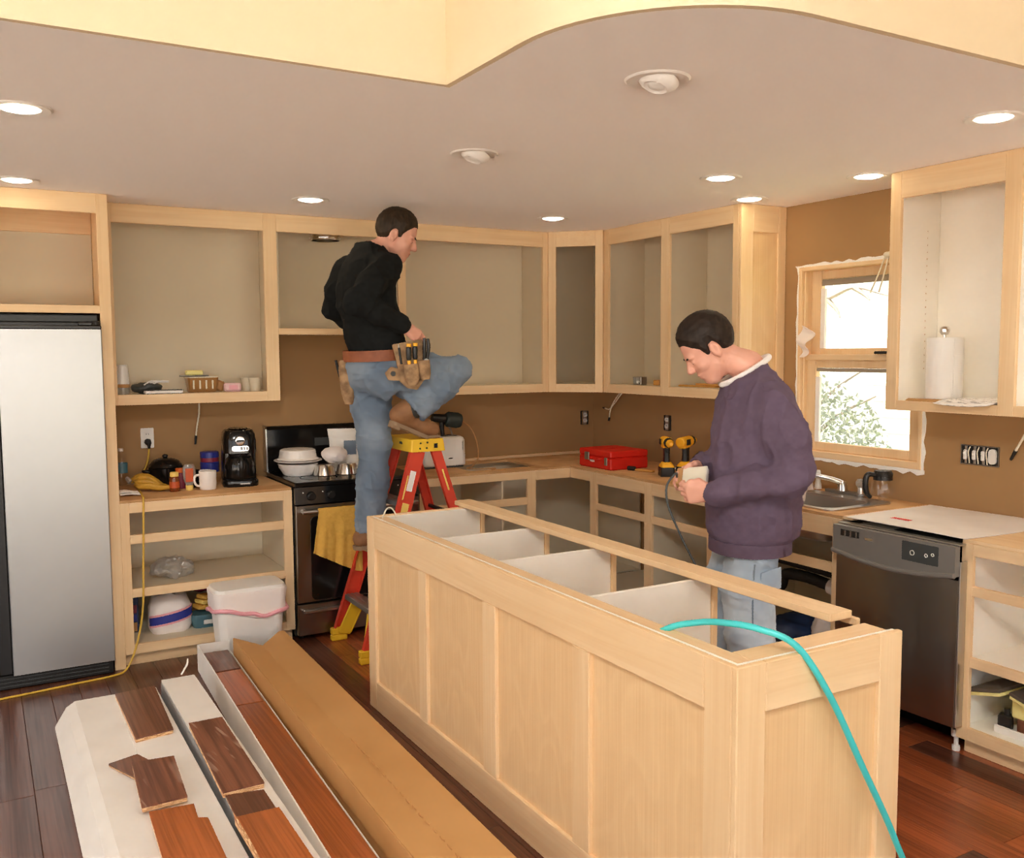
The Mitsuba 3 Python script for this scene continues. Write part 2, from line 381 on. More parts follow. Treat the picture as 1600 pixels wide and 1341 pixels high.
# torn drywall paper round the opening
def ragged(y0, y1, z0, z1, seed):
    r = np.random.default_rng(seed); n = 22; P, Q = [], []
    hor = abs(y1-y0) > abs(z1-z0)
    for i in range(n):
        t = i/(n-1); w = r.uniform(.3, 1)
        if hor: y = y0+(y1-y0)*t; P.append((y, z0)); Q.append((y, z0+(z1-z0)*w))
        else: z = z0+(z1-z0)*t; P.append((y0, z)); Q.append((y0+(y1-y0)*w, z))
    pg = sg.Polygon(P+Q[::-1]).buffer(0)
    pg = max(getattr(pg, 'geoms', [pg]), key=lambda g: g.area)
    return xf(prism(pg, .003), V(0, 1, 0), V(0, 0, 1), V(1, 0, 0), V(-.003, 0, 0))
for i, b in enumerate([(WY0-.02, WY1+.025, WZ1, WZ1+.022), (WY0-.02, WY1+.02, WZ0, WZ0-.03), (WY0, WY0-.028, WZ0-.01, WZ1), (WY1, WY1+.018, WZ0, WZ1)]):
    part(W, 'drywall_edge', ragged(*b, i), 'paper', False, label='torn raw plaster edge round the window')
# sash cords and plastic tied at the frame
cd = thing('sash_cord', 'white shade cords hanging from the top of the window', 'cord')
for dy in (0, .035):
    part(cd, 'strand', tube([(-.006, -2.585+dy*.5, 2.12), (-.02, -2.57+dy, 2.02), (-.012, -2.535+dy*1.5, 1.93)], .004, 6), 'wire_white')
part(cd, 'knot', jitter(ball((-.012, -2.59, 2.115), .022, 2, (.6, 1.6, .7)), .006, 60), 'wire_white')
pl = solo('plastic_wrap', 'crumpled white plastic wrap stuck to the left window jamb', 'plastic wrap', jitter(sheet(lambda u, v: (-.012+.015*np.sin(v*9)+.012*u-.02*u*u, -2.015-.10*u*(.4+.6*v)-.012*np.sin(v*8), 1.60+.175*v*(1-.25*u)), 14, 20, .003), .0015, 40, 3), 'bin_bag', 60)

# outside
struct('ground_outside', box(.13, 40, -40, 40, -.6, -.5, 0), 'grass_out', 'lawn outside the window')
hs = thing('neighbour_house', 'bright white clapboard house seen through the kitchen window', 'house')
for i in range(26):
    z = -.4+i*.22
    part(hs, 'siding_board', trimesh.Trimesh([[7.0, -2, z], [7.0, 14, z], [7.02, 14, z+.222], [7.02, -2, z+.222], [7.03, -2, z], [7.03, 14, z]], [[0, 2, 1], [0, 3, 2], [0, 1, 5], [0, 5, 4]], process=False), 'siding', False)
part(hs, 'wall_core', box(7.03, 12, -2, 14, -.5, 5.4, 0), 'siding', False)
part(hs, 'eave', box(6.4, 12, -2.5, 14.5, 5.4, 5.6, 0), 'siding', False)
def shrub(name, label, c, r, h, n, seed, mt):
    t = thing(name, label, 'tree'); R = np.random.default_rng(seed)
    part(t, 'trunk', tube([(c[0], c[1], -.55), (c[0]+.1, c[1], h*.5), (c[0], c[1]+.1, h*.9)], [.07, .05, .02], 8), 'bark')
    for k in range(6):
        a = R.uniform(0, 6.3); part(t, 'branch', tube([(c[0], c[1], h*.25+k*.1), (c[0]+.5*r*math.cos(a), c[1]+.5*r*math.sin(a), h*.5+k*.12), (c[0]+.95*r*math.cos(a), c[1]+.95*r*math.sin(a), h*.62+k*.14)], [.03, .02, .008], 6), 'bark')
    d = R.normal(size=(n, 3)); d /= np.linalg.norm(d, axis=1, keepdims=True); d *= R.uniform(.35, 1, (n, 1))**.5
    P = V(*c)+V(0, 0, h*.5)+d*V(r, r, h*.55); v, f = [], []
    for p in P:
        e1, e2 = R.normal(size=3), R.normal(size=3); e1 /= np.linalg.norm(e1); e2 -= e1*(e1@e2); e2 /= np.linalg.norm(e2); k = len(v)
        v += [p-e1*.036, p+e2*.017, p+e1*.036, p-e2*.017]; f += [[k, k+1, k+2], [k, k+2, k+3]]
    part(t, 'foliage', trimesh.Trimesh(v, f, process=False), mt, False, kind='stuff')
scene['leaf_hazed'] = {'type': 'twosided', 'bsdf': {'type': 'diffuse', 'reflectance': {'type': 'rgb', 'value': lin(168, 176, 168)}}}  # haze of window glare is put into this pale leaf colour
shrub('leafy_shrub', 'leafy shrub seen through the lower window sash, window glare put into its pale leaf colour', (3.3, 1.22, -.5), 1.05, 1.85, 7000, 4, 'leaf_hazed')
bt = thing('bare_tree', 'bare grey branches outside the upper window sash', 'tree')
part(bt, 'trunk', tube([(5.4, 3.1, -.5), (5.35, 3.05, 1.4), (5.2, 2.9, 2.4)], [.14, .11, .06], 8), 'bark')
for e in ([(5.2, 2.9, 2.3), (5.05, 2.3, 2.26), (4.95, 1.8, 2.36), (4.9, 1.3, 2.24)], [(5.05, 2.3, 2.26), (5.0, 2.1, 2.12), (4.95, 2.0, 2.02)], [(4.95, 1.8, 2.36), (4.9, 1.6, 2.26), (4.85, 1.5, 2.2)]):
    part(bt, 'branch', tube(e, [.035, .025, .018, .008], 6), 'bark')

# ============================================================ recessed lamps
def can_light(x, y, lit, label, ball_out=False):
    t = thing('recessed_light', label, 'ceiling light', 'recessed ceiling lights' if lit else 'unlit eyeball ceiling lights')
    R = .098
    part(t, 'trim_ring', lathe([(.068, -.0035), (R-.006, -.0055), (R, -.001), (R, .0), (.064, .0), (.062, -.002), (.068, -.0035)], (x, y, CEIL), 40), 'lamp_trim', 40)
    if lit:
        m = lathe([(0, -.012), (.030, -.0105), (.055, -.005), (.064, .0), (0, .0)], (x, y, CEIL-.0015), 32)
        part(t, 'lens', m, None, 50, label='glowing lamp lens')
        k = f'{t}__lens'
        scene[k]['emitter'] = {'type': 'area', 'radiance': {'type': 'rgb', 'value': [LAMP*1.0, LAMP*.83, LAMP*.58]}}
        scene[k]['bsdf'] = {'type': 'ref', 'id': 'lamp_trim'}
    else:
        e = rot(lathe([(.036, -.024), (.048, -.018), (.060, -.006), (.064, .004), (0, .004), (0, -.017), (.030, -.020), (.036, -.024)], (0, 0, 0), 32), ry=20)
        part(t, 'eyeball', move(e, x, y, CEIL-.003), 'lamp_trim', 40)
        part(t, 'bulb', move(rot(ball((0, 0, -.016), .028, 2, (1, 1, .3)), ry=20), x, y, CEIL-.003), 'white_plastic')
for (x, y, s) in [(-3.83, -2.25, 'lit recessed ceiling light nearest the left edge of the photo'), (-3.79, -.83, 'lit recessed ceiling light above the refrigerator cabinet'), (-2.433, -.91, 'lit recessed ceiling light left of the man on the ladder'),
                  (-.936, -.918, 'lit recessed ceiling light in front of the angled corner cabinet'), (-.95, -2.394, 'lit recessed ceiling light above the man in purple'), (-.394, -2.005, 'lit recessed ceiling light beside the paneled cabinet end'),
                  (-.376, -2.753, 'lit recessed ceiling light above the window, beside the far right upper cabinet'), (-.893, -3.70, 'lit recessed ceiling light at the right edge of the photo')]:
    can_light(x, y, True, s)
can_light(-2.21, -3.502, False, 'large unlit white eyeball ceiling light over the island')
can_light(-2.206, -2.327, False, 'unlit white eyeball ceiling light right of the man on the ladder')

# unseen drum lamp behind the camera, in place of flash bounced off the ceiling
pd = thing('unseen_drum_lamp', 'unseen drum lamp behind the camera, standing in for bounced flash light', 'lamp')
PC = (-4.15, -5.65)
part(pd, 'canopy', cyl((*PC, 3.475), (*PC, 3.499), .07, n=28), 'aluminium'); part(pd, 'stem', cyl((*PC, 3.21), (*PC, 3.474), .01, n=12), 'aluminium')
part(pd, 'top_plate', cyl((*PC, 3.200), (*PC, 3.209), .36, n=48), 'aluminium')
k = part(pd, 'shade', lathe([(0, 2.93), (.33, 2.93), (.36, 2.95), (.36, 3.199), (0, 3.199)], (*PC, 0), 48), 'lamp_trim', 40, label='glowing drum of the unseen lamp')
scene[k]['emitter'] = {'type': 'area', 'radiance': {'type': 'rgb', 'value': [UNSEEN_LAMP, UNSEEN_LAMP*.985, UNSEEN_LAMP*.955]}}

# ============================================================ cabinets
class Cab:
    """A face-frame cabinet. side 'B': on the back wall, a = x; 'R': on the right wall, a = y; 'D': own frame, placed by M."""
    def __init__(s, name, label, side, depth, M=None, cat_='cabinet'):
        s.k = thing(name, label, cat_); s.side = side; s.d = depth; s.M = M
    def bx(s, name, a0, a1, d0, d1, z0, z1, m, b=.0012, label=None, parent=None):
        if s.side == 'B': g = box(a0, a1, -d1, -d0, z0, z1, b)
        elif s.side == 'R': g = box(-d1, -d0, a0, a1, z0, z1, b)
        else:
            g = box(a0, a1, -d1, -d0, z0, z1, b); g.apply_transform(s.M)
        return part(parent or s.k, name, g, m, False, label=label)
    def stile(s, a0, a1, z0, z1): return s.bx('stile', a0, a1, s.d-.019, s.d, z0, z1, 'maple_z')
    def rail(s, a0, a1, z0, z1): return s.bx('rail', a0, a1, s.d-.019, s.d-.0004, z0, z1, {'B': 'maple_x', 'R': 'maple_y', 'D': 'maple_x'}[s.side])
    def carcase(s, a0, a1, z0, z1, inner='melamine', top=True, back=True, t=.012, outer=None, floor_z=None, hi_side=True):
        d1 = s.d-.0195; lo, hi = min(a0, a1), max(a0, a1)
        s.bx('side_panel', lo+.001, lo+.001+t, .004, d1, z0, z1, inner); 
        if hi_side: s.bx('side_panel', hi-t-.001, hi-.001, .004, d1, z0, z1, inner)
        elif s.side == 'B': hi = -.004; s.bx('side_panel', -.018, -.006, .012, d1, z0, z1, inner)
        if back: s.bx('back_panel', lo+t+.002, hi-t-.002, .002, .010, z0, z1, inner)
        f = floor_z if floor_z is not None else z0+.03
        s.bx('bottom_panel', lo+t+.002, hi-t-.002, .011, d1, f-.012, f, inner)
        if top: s.bx('top_panel', lo+t+.002, hi-t-.002, .011, d1, z1-.014, z1-.002, 'maple_x' if s.side != 'R' else 'maple_y')
    def shelf(s, a0, a1, z, inner='melamine', d0=.011):
        s.bx('shelf', min(a0, a1)+.014, max(a0, a1)-.014, d0, s.d-.0195, z-.016, z, inner)

U, ZU, ZT = .341, 1.364, 2.4385
TR = 2.338            # bottom of the top rails
# refrigerator surround
c = Cab('refrigerator_cabinet', 'maple cabinet surround over and beside the refrigerator', 'B', .61)
c.bx('side_panel', -3.400, -3.384, .004, .5905, 0, ZT, 'maple_z'); c.stile(-3.437, -3.383, 0, ZT)
c.bx('side_panel', -4.352, -4.336, .004, .5905, 0, ZT, 'maple_z'); c.stile(-4.352, -4.298, 0, ZT)
c.rail(-4.298, -3.437, 2.342, ZT); c.rail(-4.298, -3.437, 1.845, 1.884)
c.bx('bottom_panel', -4.334, -3.402, .011, .5905, 1.862, 1.876, 'melamine'); c.bx('back_panel', -4.334, -3.402, .002, .010, 1.84, ZT, 'melamine')
c.bx('top_panel', -4.334, -3.402, .011, .5905, ZT-.016, ZT-.002, 'maple_x'); c.bx('nailer', -4.334, -3.402, .012, .028, 2.30, 2.42, 'maple_x')
# wall cabinets on the back wall
c = Cab('wall_cabinet', 'open maple wall cabinet above the coffee maker, holding dishes', 'B', U)
c.carcase(-3.382, -2.458, ZU+.012, ZT, floor_z=1.418)
c.stile(-3.383, -3.337, ZU, ZT); c.stile(-2.532, -2.456, ZU, ZT); c.rail(-3.337, -2.532, TR, ZT); c.rail(-3.337, -2.532, ZU, 1.42)
c = Cab('wall_cabinet', 'short open maple wall cabinet above the range, behind the man on the ladder', 'B', U)
c.carcase(-2.455, -1.702, 1.752, ZT, floor_z=1.782); c.rail(-2.456, -1.70, TR, ZT); c.rail(-2.456, -1.70, 1.748, 1.784)
c = Cab('wall_cabinet', 'wide open maple wall cabinet right of the man on the ladder', 'B', U)
c.carcase(-1.700, -.606, ZU+.012, ZT, floor_z=1.42)
c.stile(-1.70, -1.652, ZU, ZT); c.stile(-.652, -.604, ZU, ZT); c.rail(-1.652, -.652, TR, ZT); c.rail(-1.652, -.652, ZU, 1.42)
# angled corner
s2 = math.sqrt(.5); M = np.eye(4); M[:3, 0] = (s2, -s2, 0); M[:3, 1] = (s2, s2, 0); M[:3, 3] = (-.4725, -.4725, 0)
c = Cab('corner_cabinet', 'narrow angled maple corner cabinet with one tall opening', 'D', .019, M)
hw = .186
c.stile(-hw, -hw+.052, ZU, ZT); c.stile(hw-.052, hw, ZU, ZT); c.rail(-hw+.052, hw-.052, TR, ZT); c.rail(-hw+.052, hw-.052, ZU, 1.42)
part(c.k, 'side_panel', box(-.600, -.588, -.318, -.004, ZU+.01, ZT), 'melamine', False); part(c.k, 'side_panel', box(-.318, -.004, -.600, -.588, ZU+.01, ZT), 'melamine', False)
part(c.k, 'back_panel', box(-.586, -.004, -.010, -.003, ZU+.01, ZT), 'melamine', False); part(c.k, 'back_panel', box(-.010, -.003, -.586, -.012, ZU+.01, ZT), 'melamine', False)
pent = [(-.585, -.012), (-.012, -.012), (-.012, -.585), (-.33, -.585), (-.585, -.33)]
part(c.k, 'bottom_panel', prism(pent, .012, 1.406), 'melamine', False); part(c.k, 'top_panel', prism(pent, .012, ZT-.014), 'maple_x', False)
# right wall
c = Cab('wall_cabinet', 'open two bay maple wall cabinet with a paneled end, over the drills', 'R', U)
c.carcase(-1.872, -.606, ZU+.012, ZT, floor_z=1.42)
c.stile(-.606, -.658, ZU, ZT); c.stile(-1.205, -1.283, ZU, ZT); c.stile(-1.828, -1.8735, ZU, ZT)
for a0, a1 in ((-.658, -1.205), (-1.283, -1.828)): c.rail(a1, a0, TR, ZT); c.rail(a1, a0, ZU, 1.42)
c.bx('divider', -1.25, -1.238, .011, U-.02, ZU+.03, ZT-.016, 'melamine')
e = part(c.k, 'end_panel', box(-U+.001, -.002, -1.8815, -1.8735, ZU, ZT, .001), 'maple_panel', False, label='paneled maple cabinet end')
for nm, x0, x1, z0, z1, mm in (('end_stile', -U, -.252, ZU, ZT, 'maple_z'), ('end_stile', -.062, -.002, ZU, ZT, 'maple_z'), ('end_rail', -.252, -.062, 2.29, ZT, 'maple_x'), ('end_rail', -.252, -.062, ZU, 1.44, 'maple_x')):
    part(c.k, nm, box(x0, x1, -1.894, -1.8816, z0, z1, .0015), mm, False)
c = Cab('wall_cabinet', 'open maple wall cabinet at the far right, holding the paper towels', 'R', U)
c.carcase(-4.02, -2.856, ZU+.012, ZT, 'melamine_white', floor_z=1.406)
c.stile(-2.851, -2.906, ZU, ZT); c.stile(-3.398, -3.468, ZU, ZT); c.stile(-3.97, -4.025, ZU, ZT)
for a0, a1 in ((-2.906, -3.398), (-3.468, -3.97)): c.rail(a1, a0, TR-.018, ZT); c.rail(a1, a0, ZU, 1.408)
c.bx('divider', -3.44, -3.428, .011, U-.02, ZU+.03, ZT-.016, 'melamine_white')
for r in range(2):
    hol = cat(*[cyl((-.30+.2*r, -2.8715, 1.55+.032*i), (-.30+.2*r, -2.8705, 1.55+.032*i), .0026, n=8) for i in range(21)])
    part(c.k, 'shelf_pin_holes', hol, 'kraft', False, kind='stuff')

# base cabinets
D, ZB = .61, .872
def base(name, label, side, a0, a1, inner='melamine', **k):
    c = Cab(name, label, side, D); c.a0, c.a1 = a0, a1
    lo, hi = min(a0, a1), max(a0, a1)
    c.carcase(lo, hi, .085, ZB, inner, top=False, floor_z=.118, **k)
    c.bx('toe_kick', lo, hi, .535, .552, 0, .083, {'B': 'maple_x', 'R': 'maple_y'}[side])
    return c
c = base('base_cabinet', 'open maple base cabinet under the coffee maker, left of the range', 'B', -3.382, -2.484)
c.stile(-3.383, -3.338, .072, ZB); c.stile(-2.532, -2.482, .072, ZB)
for z0, z1 in ((.818, ZB), (.655, .702), (.372, .418), (.072, .122)): c.rail(-3.338, -2.532, z0, z1)
c.shelf(-3.382, -2.484, .40)
c = base('base_cabinet', 'open maple base cabinet between the range and the corner', 'B', -1.70, -.612, hi_side=False)
c.stile(-1.70, -1.652, .072, ZB); c.stile(-.940, -.876, .072, ZB)
for z0, z1 in ((.822, ZB), (.655, .702), (.072, .122)): c.rail(-1.652, -.940, z0, z1)
c.rail(-.876, -.6104, .808, ZB); c.bx('divider', -1.12, -1.108, .011, .59, .12, .82, 'melamine')
c = base('base_cabinet', 'open maple base cabinet under the red case and drills', 'R', -.62, -1.995, hi_side=False)
c.stile(-.612, -.66, .072, ZB) if False else None
c.stile(-.838, -.905, .072, ZB); c.stile(-1.40, -1.468, .072, ZB); c.stile(-1.945, -1.996, .072, ZB)
c.rail(-.838, -.6104, .808, ZB)
for a0, a1 in ((-.905, -1.40), (-1.468, -1.945)):
    for z0, z1 in ((.800, ZB), (.632, .676), (.072, .122)): c.rail(a1, a0, z0, z1)
c.bx('divider', -1.44, -1.428, .011, .59, .12, .80, 'melamine'); None
c = base('sink_cabinet', 'open maple sink base cabinet with black drain pipes inside', 'R', -1.998, -2.848)
c.stile(-1.998, -2.04, .072, ZB); c.stile(-2.795, -2.849, .072, ZB)
for z0, z1 in ((.785, ZB), (.615, .66), (.072, .122)): c.rail(-2.795, -2.04, z0, z1)
c = base('base_cabinet', 'open maple drawer base cabinet at the right edge, beside the dishwasher', 'R', -3.446, -4.30, 'melamine_white')
c.stile(-3.445, -3.494, .072, ZB); c.stile(-4.25, -4.301, .072, ZB)
for z0, z1 in ((.824, ZB), (.663, .702), (.374, .414), (.072, .124)): c.rail(-4.25, -3.494, z0, z1)
c.shelf(-3.446, -4.30, .394, 'melamine_white')

# rough plywood tops
solo('counter_board', 'rough plywood counter board carrying the coffee maker', 'worktop', box(-3.383, -2.484, -.607, -.002, .8725, .886, .001), 'plywood', False)
hole = box(-1.30, -.80, -.50, -.10, .8, .95, 0)
solo('counter_board', 'rough plywood counter board with a square cut-out in the corner', 'worktop', cut(box(-1.70, -.002, -.607, -.002, .8725, .886, 0), hole), 'plywood', False)
SY0, SY1, SX0, SX1 = -2.745, -1.96, -.565, -.115
shole = box(SX0+.02, SX1-.02, SY0+.02, SY1-.02, .8, .95, 0)
solo('counter_board', 'rough plywood counter board under the red case, drills and sink', 'worktop', cut(box(-.607, -.002, -2.85, -.6085, .8725, .886, 0), shole), 'plywood', False)
solo('counter_board', 'pale counter board over the drawer cabinet at the right edge', 'worktop', box(-.607, -.002, -4.30, -3.446, .8725, .886, .001), 'maple_y', False)
solo('backsplash_cleat', 'thin maple cleat along the wall behind the corner cut-out', 'cleat', box(-1.30, -.004, -.022, -.001, .8865, .905, .002), 'maple_x', False)

# ============================================================ island
IX0, IX1, IY0, IY1, IZ = -2.4675, -1.8744, -4.120, -1.727, .892
I = thing('kitchen_island', 'long unfinished maple island cabinet without a top, paneled sides', 'kitchen island')
t = .019
panels = [(-1.815, -2.296), (-2.372, -2.852), (-2.947, -3.432), (-3.522, -4.022)]
def ipart(n, x0, x1, y0, y1, z0, z1, m, b=None, **k):
    b = b if b is not None else (.0028 if n in ('stile', 'rail') else .0015)
    return part(I, n, box(x0, x1, y0, y1, z0, z1, b), m, False, **k)
PB = .135; PTp = .757
edges = [IY1]+[v for p in panels for v in p]+[IY0]
for i in range(0, len(edges), 2):
    ipart('stile', IX0, IX0+t, edges[i+1], edges[i], 0, IZ, 'maple_z') if i in (0, len(edges)-2) else ipart('stile', IX0, IX0+t, edges[i+1], edges[i], PB, PTp, 'maple_z')
ipart('rail', IX0, IX0+t, edges[-2], edges[1], PTp, IZ, 'maple_y'); ipart('rail', IX0, IX0+t, edges[-2], edges[1], 0, PB, 'maple_y')
for y1, y0 in panels: ipart('panel', IX0+.0135, IX0+t-.001, y0-.01, y1+.01, PB-.01, PTp+.01, 'maple_panel')
# near end
ex = [IX0+t+.0005, -2.373, -1.962, IX1]
ipart('stile', ex[0]-.0190, ex[1], IY0-.019, IY0-.0002, 0, IZ, 'maple_z'); ipart('stile', ex[2], ex[3], IY0-.019, IY0-.0002, 0, IZ, 'maple_z')
ipart('rail', ex[1], ex[2], IY0-.019, IY0-.0002, .767, IZ, 'maple_x'); ipart('rail', ex[1], ex[2], IY0-.019, IY0-.0002, 0, PB, 'maple_x')
ipart('panel', ex[1]-.01, ex[2]+.01, IY0-.0055, IY0-.0003, PB-.01, .777, 'maple_panel')
# inside
ipart('inner_panel', IX0+t+.001, IX0+t+.013, -4.115, -1.74, .08, IZ-.002, 'melamine_white')
for y in (-1.752, -2.345, -2.832, -3.402):
    ipart('divider', IX0+t+.014, -1.895, y-.008, y+.008, .08, IZ-.006, 'melamine_white')
    ipart('divider_edge', -1.8935, IX1, y-.019, y+.019, .072, IZ-.022, 'maple_z')
ipart('inner_panel', IX0+t+.014, IX1-.002, -4.117, -4.105, .08, IZ-.003, 'melamine_white')
ipart('corner_block', IX0+t+.014, -2.385, -4.104, -1.762, IZ-.024, IZ-.004, 'maple_y')
ipart('far_rail', IX0+t+.001, IX1, IY1-.020, IY1, 0, IZ, 'maple_x')
ipart('corner_block', -2.384, -1.895, -4.104, -4.03, IZ-.024, IZ-.004, 'maple_x')
ipart('bottom_panel', IX0+t+.014, -1.895, -3.394, -1.762, .10, .114, 'melamine_white')
ipart('lower_rail', -1.8935, IX1, -4.10, -1.77, .072, .118, 'maple_y')
ipart('lower_rail', -2.02, -1.94, -4.10, -3.412, .135, .150, 'maple_y')
ipart('top_rail', -1.8935, IX1, -4.0, -1.75, IZ-.021, IZ-.001, 'maple_y')
ipart('toe_kick', -1.955, -1.94, -4.10, -1.75, 0, .07, 'maple_y')
solo('loose_board', 'long loose maple board laid along the open back of the island', 'board', box(-1.985, -1.897, -3.990, -1.665, IZ+.0002, IZ+.0225, .002), 'maple_y', False)
# ============================================================ appliances
f = thing('refrigerator', 'silver side by side refrigerator at the left edge, in the maple surround', 'refrigerator')
part(f, 'body', box(-4.292, -3.446, -.600, -.03, .02, 1.80, .004), 'black_plastic', False)
def fdoor(x0, x1, **k):
    p = sg.box(x0, -.682, x1, -.606).buffer(-.006).buffer(.006)
    return part(f, 'door', prism(p, 1.685, .078), 'fridge_silver', 40, **k)
dr_ = fdoor(-3.902, -3.441, label='silver right door'); dl = fdoor(-4.290, -3.962, label='silver left door')
part(f, 'handle_recess', box(-3.961, -3.903, -.652, -.61, .078, 1.763, .004), 'black_plastic', False, label='black recessed grip strip between the doors')
part(f, 'door_trim', box(-4.290, -3.441, -.672, -.608, 1.764, 1.782, .004), 'black_plastic', False, label='black trim on top of the doors')
part(f, 'top_cover', box(-4.292, -3.446, -.575, -.04, 1.801, 1.838, .004), 'dark_grey', False)
hg = part(f, 'hinge_cover', cyl((-3.462, -.640, 1.7825), (-3.462, -.640, 1.806), .022, .018, 20, .003), 'black_plastic')
part(f, 'hinge_arm', box(-3.54, -3.45, -.640, -.58, 1.7825, 1.799, .003), 'black_plastic', False)
kg = part(f, 'kick_grille', box(-4.290, -3.446, -.648, -.602, .004, .074, .004), 'black_plastic', False)
for i in range(3): part(kg, 'slot', box(-4.27, -3.47, -.6505, -.6485, .018+.018*i, .024+.018*i, .0005), 'dark_grey', False)

# range
RX0, RX1 = -2.477, -1.717
r = thing('range', 'black and stainless electric range behind the ladder, plates and bags on top', 'range')
part(r, 'body', box(RX0, RX1, -.600, -.012, .025, .885, .003), 'black_plastic', False)
part(r, 'cooktop', box(RX0, RX1, -.648, -.075, .886, .914, .006), 'black_gloss', False, label='black glass cooktop')
for x, y, q in ((-2.28, -.23, .085), (-1.91, -.23, .105), (-2.28, -.47, .105), (-1.91, -.47, .085)):
    part(f'{r}__cooktop', 'burner_ring', lathe([(q-.003, .9143), (q, .9147), (q+.003, .9143)], (x, y, 0), 40), 'dark_grey')
bg = part(r, 'backguard', xf(prism([(-.072, .914), (-.012, .914), (-.012, 1.19), (-.040, 1.19), (-.060, 1.17)], RX1-RX0-.02), V(0, 1, 0), V(0, 0, 1), V(1, 0, 0), V(RX0+.01, 0, 0)), 'black_gloss', False, label='black glass backguard')
for x in (RX0, RX1-.0095): part(r, 'backguard_end', xf(prism([(-.075, .914), (-.012, .914), (-.012, 1.195), (-.040, 1.195), (-.063, 1.175)], .0095), V(0, 1, 0), V(0, 0, 1), V(1, 0, 0), V(x, 0, 0)), 'stainless', False)
part(bg, 'display', box(-2.17, -2.03, -.0685, -.0665, 1.06, 1.11, .0005), 'dark_grey', False)
cp = part(r, 'control_panel', xf(prism([(-.601, .792), (-.655, .792), (-.640, .885), (-.601, .885)], RX1-RX0), V(0, 1, 0), V(0, 0, 1), V(1, 0, 0), V(RX0, 0, 0)), 'black_gloss', False)
for x in (-2.385, -2.27, -1.925, -1.81):
    part(cp, 'knob', lathe([(0, .0), (.024, 0), (.022, .020), (.019, .024), (0, .024)], (x, -.651, .838), 24, (x, -.700, .831)), 'black_plastic')
    part(cp, 'indicator_light', cyl((x-.045, -.6455, .856), (x-.045, -.6475, .8557), .0035, n=10), 'white_plastic')
od = part(r, 'oven_door', cut(box(RX0+.004, RX1-.004, -.646, -.602, .225, .785, .004), box(RX0+.125, RX1-.125, -.7, -.636, .23, .715, 0)), 'stainless_dark', False, label='stainless oven door')
part(od, 'window', xf(prism(sg.box(RX0+.085, .235, RX1-.085, .715).buffer(-.03).buffer(.03), .004), V(1, 0, 0), V(0, 0, 1), V(0, -1, 0), V(0, -.6455, 0)), 'black_gloss', False, label='black oven window')
hd = part(od, 'handle', tube([(RX0+.03, -.690, .752), (RX0+.3, -.700, .752), (RX1-.3, -.700, .752), (RX1-.03, -.690, .752)], .012, 12), 'stainless')
for x in (RX0+.045, RX1-.045): part(od, 'handle_post', box(x-.012, x+.012, -.69, -.644, .742, .763, .003), 'stainless', False)
dw = part(r, 'drawer', box(RX0+.004, RX1-.004, -.646, -.602, .035, .215, .004), 'stainless_dark', False, label='stainless storage drawer')
part(dw, 'handle', box(RX0+.03, RX1-.03, -.676, -.645, .165, .188, .006), 'stainless', False)
for x in (RX0+.05, RX1-.05): part(r, 'foot', cyl((x, -.55, 0), (x, -.55, .027), .018, n=12), 'black_plastic')

# dishwasher
DY1, DY0 = -2.862, -3.470
d = thing('dishwasher', 'stainless dishwasher right of the sink, white card sheet on top', 'dishwasher')
part(d, 'tub', box(-.585, -.03, -3.436, DY1-.012, .09, .855, .004), 'black_plastic', False)
def bow(z, n=14, amp=.010):
    return [(-.660-amp*math.sin(math.pi*i/n), DY0+.004+(DY1-DY0-.008)*i/n) for i in range(n+1)]
part(d, 'door', prism(sg.Polygon(bow(0)+[(-.6125, DY1-.004), (-.6125, DY0+.004)]), .60, .125), 'stainless_dark', 50, label='brushed stainless door')
pn = []
for i in range(25):
    q = i/24; pn.append((DY0+.002+(DY1-DY0-.004)*q, .742-.030*math.sin(math.pi*q)))
fas = prism(sg.Polygon(pn+[(DY1-.002, .862), (DY0+.002, .862)]), .030)
cpn = part(d, 'control_panel', xf(fas, V(0, 1, 0), V(0, 0, 1), V(-1, 0, 0), V(-.655, 0, 0)), 'grey_panel', False, label='grey control panel with a curved lower edge')
lip = tube([(-.688, y, z+.006) for y, z in pn[::2]], .011, 10, True, 3)
part(cpn, 'handle_lip', lip, 'grey_panel')
part(cpn, 'vent_slot', box(-.6875, -.6845, DY1-.145, DY1-.045, .818, .846, .004), 'black_plastic', False)
for i in range(3): part(cpn, 'vent_fin', box(-.6885, -.6878, DY1-.075-.03*i, DY1-.066-.03*i, .820, .844, .0003), 'steel_dull', False)
part(cpn, 'badge', box(-.6868, -.6848, DY1-.215, DY1-.175, .818, .828, .0005), 'chrome', False)
part(cpn, 'button_field', box(-.6862, -.6847, DY0+.075, DY0+.245, .770, .850, .0005), 'dark_grey', False)
for k, (y, q) in enumerate(((DY0+.195, .011), (DY0+.13, .008), (DY0+.10, .007))):
    part(cpn, 'button', lathe([(q-.003, 0), (q, 0), (q, .002), (q-.003, .002), (q-.003, 0)], (-.6863, y, .806+(.008 if k == 2 else 0)), 20, (-.690, y, .806+(.008 if k == 2 else 0))), 'white_plastic')
part(d, 'top_strip', box(-.655, -.6125, DY0+.004, DY1-.004, .8625, .869, .001), 'aluminium', False)
part(d, 'door_edge', box(-.655, -.6125, DY0-.003, DY0+.0035, .125, .8, .001), 'stainless', False)
for y in (-3.425, DY1-.04):
    part(d, 'leg', cat(cyl((-.575, y, .02), (-.575, y, .09), .009, n=12), cyl((-.575, y, 0), (-.575, y, .02), .016, n=14), cyl((-.575, y, .06), (-.575, y, .09), .02, n=12)), 'clear_plastic' if False else 'white_plastic')
part(d, 'mount_bracket', box(-.64, -.50, DY1-.26, DY1-.10, .870, .873, .0005), 'aluminium', False)
part(d, 'insulation', box(-.60, -.05, -3.43, DY1-.02, .856, .868, .003), 'black_plastic', False)
